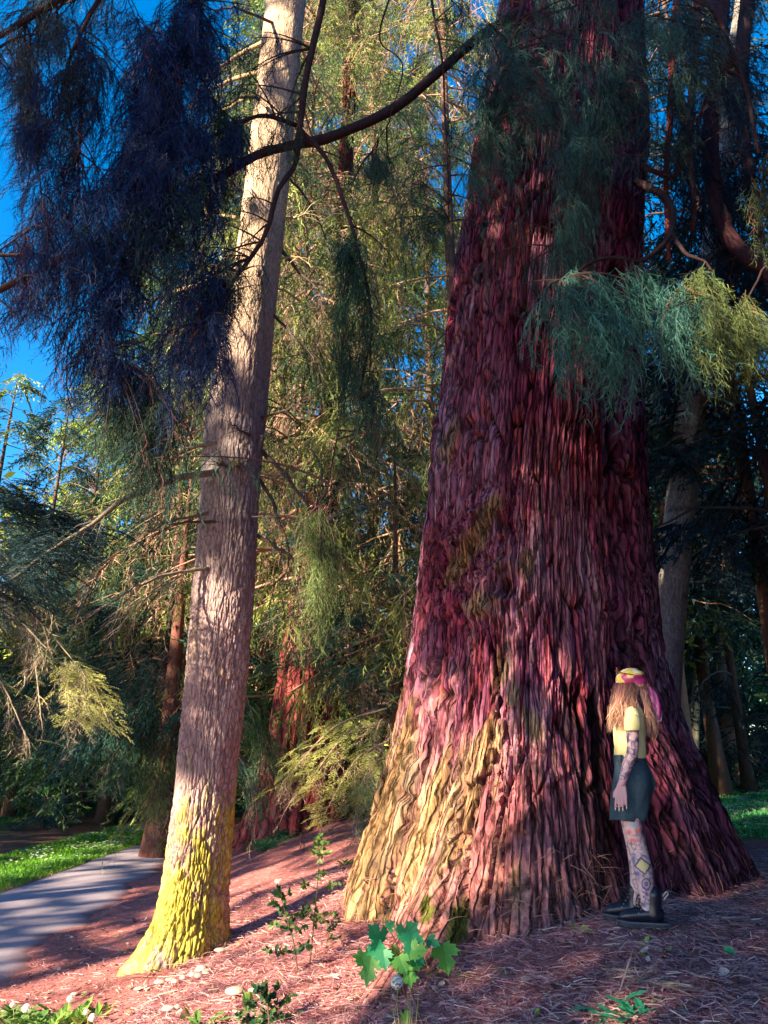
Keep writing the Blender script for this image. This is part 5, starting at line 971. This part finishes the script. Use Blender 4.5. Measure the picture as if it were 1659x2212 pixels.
def blob(mb, c, r, S=16, K=10):
    c = np.array(c, float); r = np.broadcast_to(np.array(r, float), (3,)); a = np.linspace(.02, math.pi-.02, K); loft(mb, [(c[0], c[1], c[2]-r[2]*math.cos(x), r[0]*math.sin(x), r[1]*math.sin(x)) for x in a], S=S)
def fuse(mb, vox, smooth=3, fac=.5):             # join overlapping volumes into one continuous surface
    me = mb.mesh('tmp', M_skin); o = bpy.data.objects.new('tmp', me); C.objects.link(o)
    m = o.modifiers.new('r', 'REMESH'); m.mode = 'VOXEL'; m.voxel_size = vox
    m = o.modifiers.new('s', 'SMOOTH'); m.factor = fac; m.iterations = smooth
    dg = bpy.context.evaluated_depsgraph_get(); e = o.evaluated_get(dg); me2 = e.to_mesh(); n = len(me2.vertices); v = np.empty(n*3); me2.vertices.foreach_get('co', v); v = v.reshape(-1, 3)
    F = [list(p.vertices) for p in me2.polygons]; q = np.array([f for f in F if len(f) == 4]).reshape(-1, 4); t = np.array([f for f in F if len(f) == 3]).reshape(-1, 3); e.to_mesh_clear()
    bpy.data.objects.remove(o); bpy.data.meshes.remove(me); return v, t, q
def T(mb, pts, r, S=18, n=16):
    p = smooth_path(pts, n); rr = np.interp(np.linspace(0, 1, n), np.linspace(0, 1, len(r)), r); tube(mb, p, rr, S); blob(mb, p[0], r[0]); blob(mb, p[-1], r[-1])
# body
b = MB()
T(b, [(-.085, .045, .90), (-.088, .035, .68), (-.085, .0, .50), (-.088, -.035, .34), (-.088, -.052, .20), (-.088, -.058, .10)], [.080, .067, .058, .061, .047, .043])
T(b, [(.085, .045, .90), (.088, .045, .68), (.088, .025, .50), (.09, .0, .34), (.09, .012, .20), (.09, .02, .10)], [.082, .076, .058, .060, .045, .042])
loft(b, [(0, .04, .84, .15, .11), (0, .03, .92, .165, .12), (0, .04, 1.03, .13, .095), (0, .045, 1.12, .122, .088), (0, .045, 1.25, .14, .10), (0, .035, 1.35, .155, .09), (0, .03, 1.41, .10, .065), (0, .03, 1.44, .06, .055)], S=32)
T(b, [(0, .03, 1.40), (0, .05, 1.52)], [.055, .052]); 
blob(b, (0, .055, 1.60), (.076, .092, .105)); blob(b, (0, .085, 1.545), (.058, .065, .062)); blob(b, (0, .148, 1.575), (.013, .018, .022)); blob(b, (0, .135, 1.512), (.025, .02, .016)); blob(b, (0, .140, 1.540), (.022, .012, .008)); blob(b, (0, .128, 1.62), (.05, .02, .014))
for s in (-1, 1): blob(b, (s*.078, .045, 1.575), (.012, .02, .032))
def arm(s, pts, r): T(b, pts, r)
arm(-1, [(-.155, .03, 1.375), (-.19, .03, 1.27), (-.215, .028, 1.13), (-.225, .065, 1.03), (-.228, .10, .915)], [.050, .046, .040, .037, .026])
arm(1, [(.155, .04, 1.375), (.20, .05, 1.27), (.215, .035, 1.13), (.215, .03, 1.03), (.205, .03, .93)], [.050, .046, .040, .034, .026])
def hand(w, d, s, L=1.0, back=(-1, 0, 0), spread=(0, 1, 0)):
    w, d, bk, sp = (np.array(x, float) for x in (w, nrm(np.array(d, float)), back, spread))
    for k in (-1.5, -.5, .5, 1.5): T(b, [w+sp*k*.010, w+d*.045+sp*k*.017, w+d*.088+sp*k*.021], [.014, .0145, .0115], 10, 6)
    for k, l in ((-1.5, .058), (-.5, .070), (.5, .074), (1.5, .066)):
        a = w+d*.085+sp*k*.0205; tipv = a+d*l+sp*k*.004-bk*.012; T(b, [a, a+d*l*.5+sp*k*.003+bk*.002, tipv], [.0098, .0088, .0062], 10, 7)
    T(b, [w+d*.02+sp*.018, w+d*.05+sp*.042-bk*.012, w+d*.085+sp*.050-bk*.024], [.013, .0115, .008], 10, 6)
    return [(w+d*.085+sp*k*.0205+d*l+sp*k*.004-bk*.012, d) for k, l in ((-1.5, .058), (-.5, .070), (.5, .074), (1.5, .066))]
tips = hand((-.228, .105, .905), (0, .02, -1), -1)
hand((.204, .03, .92), (-.02, .04, -1), 1, back=(1, 0, 0), spread=(0, 1, .1))
v, t, q = fuse(b, .0062, 2, .4)
x, y, z = v.T; col = np.repeat(SKIN[None], len(v), 0)
def ink(m, c): 
    global col
    m = np.clip(m, 0, 1)[:, None]; col = col*(1-m)+np.array(c)*m
line = lambda f, sd, w: np.exp(-((vn(x*f, y*f, z*f, sd))/w)**2)
armz = (x < -.15) & (z < 1.32) & (z > .935) & (y > -.1) & ((x < -.165) | (z > 1.2))
legz = (z < .85) & (z > .09) & ~((x < -.17)); legn = legz & (x < 0)
ink(armz*line(42, 501, .18)*.85, (.07, .04, .14)); ink(armz*line(70, 511, .14)*.6, (.09, .05, .15)); ink(armz*(z > 1.10)*sstep(-.1, .35, fbm(x*30, y*30, z*30, 3, 521))*.85, (.04, .035, .12)); ink(armz*(z > 1.25)*np.exp(-((y-.0)/.022)**2-((z-1.275)/.022)**2), (.01, .03, .12))
ink(legz*line(34, 531, .16)*.95, (.10, .09, .18)); ink(legz*line(65, 541, .10)*.5, (.12, .10, .2)); col = np.where((legz & (fbm(x*16, y*16, z*16, 3, 551) > .05))[:, None], col*.5+SKIN*.5*1.1, col)
def spot(cy, cz, ry, rz, c, p=2, m_=1., s=-1): ink(((x*s > 0) & legz)*np.exp(-(np.abs((y-cy)/ry)**p+np.abs((z-cz)/rz)**p))*m_, c)
spot(.03, .64, .035, .018, (.30, .40, .55)); spot(-.035, .655, .03, .022, (.02, .02, .05)); spot(.055, .595, .018, .02, (.70, .16, .14)); spot(-.005, .60, .022, .026, (.75, .18, .10)); spot(.025, .545, .028, .014, (.75, .15, .15)); spot(-.035, .60, .016, .05, (.03, .03, .08)); spot(.0, .575, .028, .008, (.2, .3, .45))
dd = np.abs((y+.03)*.8+(z-.385)*.6)/.036; de = np.abs(-(y+.03)*.6+(z-.385)*.8)/.030; mx_ = np.maximum(dd, de); ink(legn*(mx_ < 1.25), (.08, .05, .16)); ink(legn*(mx_ < .95), (.78, .60, .28))
spot(.028, .42, .012, .04, (.12, .18, .35)); spot(.02, .335, .016, .016, (.10, .12, .35)); spot(-.0, .335, .012, .014, (.14, .10, .3)); spot(-.052, .215, .010, .012, (.05, .04, .12)); 
rr_ = np.hypot(y+.050, (z-.275)*.8); ink(legn*np.exp(-((rr_-.026)/.005)**2), (.08, .05, .16)); ink(legn*np.exp(-((rr_-.008)/.006)**2), (.08, .05, .16)); ink(legn*np.exp(-((y+.05+.018*np.sin(z*190))/.005)**2)*(z < .26)*(z > .17), (.10, .06, .2)); ink(legn*np.exp(-((y+.045-.016*np.sin(z*230))/.004)**2)*(z < .25)*(z > .17), (.10, .06, .2))
ink(((x < -.19) & (z < .93) & (z > .70))*.6, (.70, .33, .38))
ink(((z > 1.5) & (z < 1.53) & (y > .13))*.8, (.5, .12, .14)); 
mb = MB().add(v, t, q, col); body = mb.build('body', M_skin, person)
for tp, d in tips:
    mb = MB(); p = np.array([tp-d*.006, tp+d*.008, tp+d*.018]); tube(mb, p, [.0052, .0045, .0012], 8, (.85, .75, .72)); mb.build('fingernail', M_silk, person)
for s in (-1, 1): mb = MB(); blob(mb, (s*.03, .132, 1.60), (.012, .010, .009)); mb.c = [np.full_like(mb.c[0], .03)]; mb.build('eye', M_skin, person)
# shirt
b = MB(); loft(b, [(0, .045, 1.075, .150, .108), (0, .045, 1.10, .148, .108), (0, .047, 1.2, .150, .112), (0, .045, 1.30, .165, .115), (0, .035, 1.37, .172, .10), (0, .03, 1.42, .12, .075), (0, .03, 1.445, .072, .066)], S=40)
for s, pts in ((-1, [(-.13, .035, 1.385), (-.178, .03, 1.34), (-.204, .028, 1.285)]), (1, [(.13, .04, 1.385), (.18, .055, 1.33), (.21, .055, 1.285)])): T(b, pts, [.050, .056, .060])
v, t, q = fuse(b, .007, 3); x, y, z = v.T; d = .011*vn(x*12, y*12, z*8, 601)+.008*vn(x*24+z*20, y*24, z*12, 603)-.010*np.exp(-((z-1.33-.8*(np.abs(x)-.16))/.02)**2)*(np.abs(x) > .12); v = v+nrm((v-[0, .04, 0])*[1, 1, 0])*d[:, None]
v[:, 2] = np.where((np.abs(x) > .175) & (z < 1.285), np.maximum(z, 1.262), z)
MB().add(v, t, q, (.84, .74, .36)).build('shirt', M_cloth, person)
# skirt: open tube with thickness
S = 64; th = np.arange(S)*2*math.pi/S; secs = [(.665, .058, .172, .118), (.70, .052, .176, .124), (.80, .040, .182, .136), (.90, .026, .184, .146), (.97, .030, .172, .136), (1.04, .045, .156, .116), (1.10, .050, .150, .110)]
zz = np.linspace(.665, 1.10, 26); ss = np.array(secs); cy, rx, ry = (np.interp(zz, ss[:, 0], ss[:, k]) for k in (1, 2, 3)); V = []
for k in range(26):
    w_ = .010*np.sin(th*5+zz[k]*9)*(1.1-zz[k])*3+.007*vn(np.cos(th)*4, np.sin(th)*4, zz[k]*9, 611); V.append(np.stack([(rx[k]+w_)*np.cos(th), cy[k]+(ry[k]+w_)*np.sin(th), np.full(S, zz[k])+.004*np.sin(th*3)*(k == 0)], -1))
V = np.concatenate(V); i = np.arange(25)[:, None]*S; j = np.arange(S)[None]; j2 = (j+1) % S; q = np.stack([i+j, i+j2, i+S+j2, i+S+j], -1).reshape(-1, 4)
Vi = V.copy(); Vi[:, 0] *= .96; Vi[:, 1] = (Vi[:, 1]-.04)*.95+.04; n0 = len(V); rim = np.stack([j[0], n0+j[0], n0+j2[0], j2[0]], -1)
fad = sstep(.7, 1., vn(V[:, 0]*7, V[:, 1]*7, V[:, 2]*5, 613)*.5+.7)[:, None]; c_ = np.array([.045, .08, .11])*(1-fad)+np.array([.10, .15, .18])*fad
sk_ = MB().add(np.concatenate([V, Vi]), q=np.concatenate([q, q[:, ::-1]+n0, rim]), c=np.concatenate([c_, c_*.6])).build('skirt', M_denim, person)
def onskirt(a, z_, off=.003):
    a = np.radians(a); return np.stack([(np.interp(z_, ss[:, 0], ss[:, 2])+off)*np.cos(a), np.interp(z_, ss[:, 0], ss[:, 1])+(np.interp(z_, ss[:, 0], ss[:, 3])+off)*np.sin(a), np.broadcast_to(z_, np.shape(a))], -1)
def seam(name, aa, zz_, r=.0018, col=(.06, .10, .12), par=None): mb = MB(); tube(mb, smooth_path(onskirt(np.array(aa, float), np.array(zz_, float)), 30), r, 5, col); return mb.build(name, M_denim, par or sk_)
seam('hem_stitch', np.linspace(0, 360, 40), np.full(40, .685)); seam('waistband', np.linspace(0, 360, 40), np.full(40, 1.065), .0022); seam('side_seam', [182, 184, 186, 185], [1.09, .95, .8, .67], .002)
seam('back_pocket', [212, 208, 214, 232, 250, 252, 248, 212], [.985, .90, .845, .825, .845, .90, .985, .985], .0022, (.07, .11, .13)); seam('front_pocket', [172, 160, 146, 138], [.975, .965, 1.0, 1.06], .0024, (.07, .11, .13)); seam('belt_loop', [150, 150], [1.045, 1.098], .006, (.03, .05, .07)); seam('belt_loop', [205, 205], [1.045, 1.098], .006, (.03, .05, .07))
# boots
def boot(cx, heel, toe, lab):
    L = toe-heel; o = MB(); t_ = np.linspace(0, 1, 12); hw = np.interp(t_, [0, .1, .3, .5, .75, .92, 1], [.028, .040, .042, .043, .052, .042, .018]); yy_ = heel+L*t_; b_ = MB()
    tube(b_, np.stack([np.full(12, cx), yy_*.94+.06*(heel+toe)/2, np.interp(t_, [0, .3, .6, .85, 1], [.088, .088, .078, .066, .056])], -1), np.interp(t_, [0, .12, .35, .6, .85, 1], [.030, .046, .050, .046, .042, .024]), 16)
    T(b_, [(cx, heel+.075, .08), (cx, heel+.070, .14), (cx, heel+.068, .205)], [.054, .050, .053], n=8)
    v, t, q = fuse(b_, .006, 3); v[:, 2] = np.maximum(v[:, 2], .036); up = MB().add(v, t, q, (.010, .012, .030)).build('boot', M_boot, person)
    m = 14; th = np.linspace(0, 1, m); pr = np.concatenate([np.stack([cx+np.interp(th, t_, hw)+.004, heel-.012+(L+.024)*th], -1), np.stack([cx-np.interp(th[::-1], t_, hw)-.004, heel-.012+(L+.024)*th[::-1]], -1)]); n = len(pr)
    lv = [(0, .96), (.008, 1.0), (.030, 1.0), (.034, 1.03), (.040, 1.03), (.042, .97)]; c0 = pr.mean(0); V = np.concatenate([np.concatenate([c0+(pr-c0)*s, np.full((n, 1), z_)+.006*sstep(.7, 1, (pr[:, 1:2]-heel)/L)], 1) for z_, s in lv]); i = np.arange(len(lv)-1)[:, None]*n; j = np.arange(n)[None]; j2 = (j+1) % n
    V = np.concatenate([V, [[*c0, 0]], [[*c0, .042]]]); k = len(lv)*n; j1 = np.arange(n); t = np.concatenate([np.stack([np.full(n, k), (j1+1) % n, j1], -1), np.stack([np.full(n, k+1), k-n+j1, k-n+(j1+1) % n], -1)])
    cc = np.repeat(np.array([[.02, .02, .035], [.03, .03, .05], [.04, .04, .06], [.10, .10, .14], [.10, .10, .14], [.03, .03, .04]]), n, 0); MB().add(V, t, np.stack([i+j, i+j2, i+n+j2, i+n+j], -1).reshape(-1, 4), np.concatenate([cc, cc[:2]])).build('sole', M_rub, up, smooth=False)
    mb = MB()
    for k in range(6):
        f = k/5; yk = heel+L*.62-f*L*.22; zk = .118+f*.075; tube(mb, smooth_path([(cx-.036, yk-.012, zk-.018), (cx-.015, yk+.008, zk), (cx+.018, yk+.006, zk+.004), (cx+.036, yk-.016, zk-.01)], 8), .0032, 5, (.015, .015, .02)); 
    for a_ in (-1, 1): tube(mb, smooth_path([(cx, heel+L*.44, .195), (cx+a_*.03, heel+L*.55, .20), (cx+a_*.045, heel+L*.6, .165), (cx+a_*.02, heel+L*.5, .18)], 12), .0028, 5, (.015, .015, .02))
    mb.build('laces', M_rub, up)
    for k in range(5): f = k/4; mb = MB(); blob(mb, (cx-.044, heel+L*(.56-.2*f), .095+.085*f), (.004, .004, .004), 8, 6); mb.c = [np.full_like(mb.c[0], .35)]; mb.build('eyelet', M_boot, up)
    mb = MB(); tube(mb, smooth_path([(cx, heel+.016, .195), (cx, heel-.010, .225), (cx, heel-.022, .215), (cx, heel+.008, .175)], 10), .006, 6, (.45, .42, .42)); mb.build('pull_tab', M_cloth, up)
    mb = MB(); loft(mb, [(cx, heel+.068, .19, .050, .052), (cx, heel+.068, .215, .049, .050)], (.55, .62, .66), S=20); mb.build('sock', M_cloth, up)
boot(-.088, -.168, .135, ''); boot(.10, -.045, .235, '')
# headscarf
b = MB(); blob(b, (0, .040, 1.635), (.092, .108, .085), 24, 14); blob(b, (0, .00, 1.60), (.088, .080, .080), 20, 12); blob(b, (0, .09, 1.655), (.07, .05, .05), 16, 10)
v, t, q = fuse(b, .007, 2); x, y, z = v.T; keepz = 1.572+.25*np.maximum(y-.02, 0)-.20*np.minimum(y, 0)*0+.0; v[:, 2] = np.maximum(v[:, 2], keepz)
dn_ = .006*np.sin((y*.8+z)*70+x*20)*sstep(.05, -.08, y); v = v+nrm(v-[0, .03, 1.6])*dn_[:, None]
c_ = np.repeat(np.array([[.80, .62, .12]]), len(v), 0); pt = fbm(v[:, 0]*13, v[:, 1]*13, v[:, 2]*13, 3, 701); c_[pt > .17] = (.45, .03, .16); c_[(pt > .11) & (pt <= .17)] = (.80, .50, .30); c_[pt < -.20] = (.88, .80, .55); c_[np.abs(pt+.02) < .012] = (.5, .22, .05)
sc_ = MB().add(v, t, q, c_).build('headscarf', M_silk, person)
b = MB(); blob(b, (0, -.075, 1.585), (.026, .022, .022)); b.c = [np.broadcast_to(np.array([.6, .2, .14], np.float32), b.c[0].shape)]; b.build('knot', M_silk, sc_)
def tail(pts, ws, c0, c1):
    p = smooth_path(pts, 26); w_ = np.interp(np.linspace(0, 1, 26), np.linspace(0, 1, len(ws)), ws); m = 9; s_ = np.linspace(-1, 1, m); a = nrm(np.cross(np.gradient(p, axis=0), np.array([.75, .35, 0])))
    V = p[:, None]+a[:, None]*(w_[:, None]*s_[None])[..., None]+np.array([-.9, -.2, 0])*(.010*np.sin(s_[None]*5+np.arange(26)[:, None]*.35)*np.minimum(1, w_[:, None]*40))[..., None]; i = np.arange(25)[:, None]*m; j = np.arange(m-1)[None]
    cc = np.where((np.sin(s_[None]*4+np.arange(26)[:, None]*.18) > .55)[..., None], np.array(c1), np.array(c0)); cc = np.where((np.arange(26)[:, None] > 23)[..., None], np.array(c1), cc)
    o = MB().add(V, q=np.stack([i+j, i+j+1, i+m+j+1, i+m+j], -1).reshape(-1, 4), c=cc.reshape(-1, 3)).build('scarf_tail', M_silk, sc_); md = o.modifiers.new('thick', 'SOLIDIFY'); md.thickness = .002
tail([(-.01, -.08, 1.585), (-.03, -.11, 1.53), (-.04, -.135, 1.45), (-.045, -.15, 1.38), (-.045, -.155, 1.325)], [.012, .028, .034, .032, .014], (.45, .02, .22), (.80, .40, .45))
tail([(.0, -.08, 1.585), (.0, -.10, 1.50), (.01, -.12, 1.38), (.01, -.125, 1.28), (.01, -.115, 1.195)], [.012, .022, .032, .034, .012], (.40, .05, .10), (.75, .35, .12))
# sunglasses pushed up on the forehead
g_ = MB(); tube(g_, [(-.01, .145, 1.70), (0, .147, 1.703), (.01, .145, 1.70)], .004, 6, (.25, .08, .03)); fr = g_.build('sunglasses', M_boot, person)
for s in (-1, 1): g_ = MB(); tube(g_, [(s*.088, .02, 1.66), (s*.085, .09, 1.675), (s*.07, .135, 1.69)], .004, 6, (.25, .08, .03)); g_.build('temple', M_boot, fr)
for s in (-1, 1): mb = MB(); th = np.arange(18)*2*math.pi/17; tube(mb, np.stack([s*.037+.03*np.cos(th), .142-.008*np.abs(np.cos(th)), 1.70+.022*np.sin(th)], -1), .004, 6, (.30, .10, .04)); mb.build('rim', M_boot, fr); mb = MB(); blob(mb, (s*.037, .139, 1.70), (.028, .004, .021)); mb.c = [np.full_like(mb.c[0], .01)]; mb.build('lens', M_boot, fr)
# hair
n = 1500; hb = MB()
side = rng.random(n); rt = np.empty((n, 3)); az = U(-200, 20, n)                  # azimuth round the head, -x is the near side
az = np.where(side < .62, U(-255, -150, n), np.where(side < .82, U(-150, -80, n), U(-30, 75, n)))
a_ = np.radians(az); rt = np.stack([.083*np.cos(a_), .035+(.098+.025*(np.sin(a_) > .3))*np.sin(a_), U(1.575, 1.61, n)], -1)
K = 9; tt = np.linspace(0, 1, K); front = np.sin(a_) > -.35
endy = np.where(side < .62, U(.0, .205, n), np.where(side < .82, U(-.15, -.075, n), U(.02, .16, n))); endx = np.where(side < .62, U(-.22, -.10, n), np.where(side < .82, U(-.13, .02, n), U(.10, .19, n))); endz = np.where(side < .62, U(1.24, 1.36, n), U(1.20, 1.33, n))
mid = np.stack([rt[:, 0]*1.15+.35*(endx-rt[:, 0]), rt[:, 1]+(endy-rt[:, 1])*.45, np.full(n, 1.47)], -1); end = np.stack([endx, endy, endz], -1)
mid[:, 0] = np.where(side < .62, np.minimum(mid[:, 0], -.13), mid[:, 0]); end[:, 0] = np.where((side < .62) & (end[:, 1] < .15), np.minimum(end[:, 0], -.185), end[:, 0])
c1 = rt+np.stack([rt[:, 0]*.25, (rt[:, 1]-.03)*.25, -.05*np.ones(n)], -1)
pts = ((1-tt)**3)[None, :, None]*rt[:, None]+(3*tt*(1-tt)**2)[None, :, None]*c1[:, None]+(3*tt**2*(1-tt))[None, :, None]*mid[:, None]+(tt**3)[None, :, None]*end[:, None]
lock = np.floor(az/14)[:, None]*3.7; wv = .014*np.sin(tt[None]*11+lock)*tt[None]+.006*np.sin(tt[None]*23+rng.random((n, 1))*6); pts[..., 1] += wv; pts[..., 0] += wv*.4
v, t = strands(pts, U(.0035, .0065, n)); sh = np.repeat(U(.5, 1.35, n)*(.75+.35*np.sin(lock[:, 0]*2)), 2*K-1)[:, None]; tf = np.tile(np.repeat(tt, 2)[:2*K-1], n)[:, None]
hb.add(v, t, c=np.clip((np.array([.34, .13, .13])*(1-tf)+np.array([.74, .42, .30])*tf)*sh, 0, 1)); hr = hb.build('hair', M_hair, person, smooth=False)

# weight on the heels: the figure leans back slightly from the ankles
def lean(o):
    for c in o.children:
        if c.type == 'MESH':
            n = len(c.data.vertices); v = np.empty(n*3); c.data.vertices.foreach_get('co', v); v = v.reshape(-1, 3); v[:, 1] -= .092*np.maximum(0, v[:, 2]-.12); c.data.vertices.foreach_set('co', v.ravel()); c.data.update()
        lean(c)
lean(person)
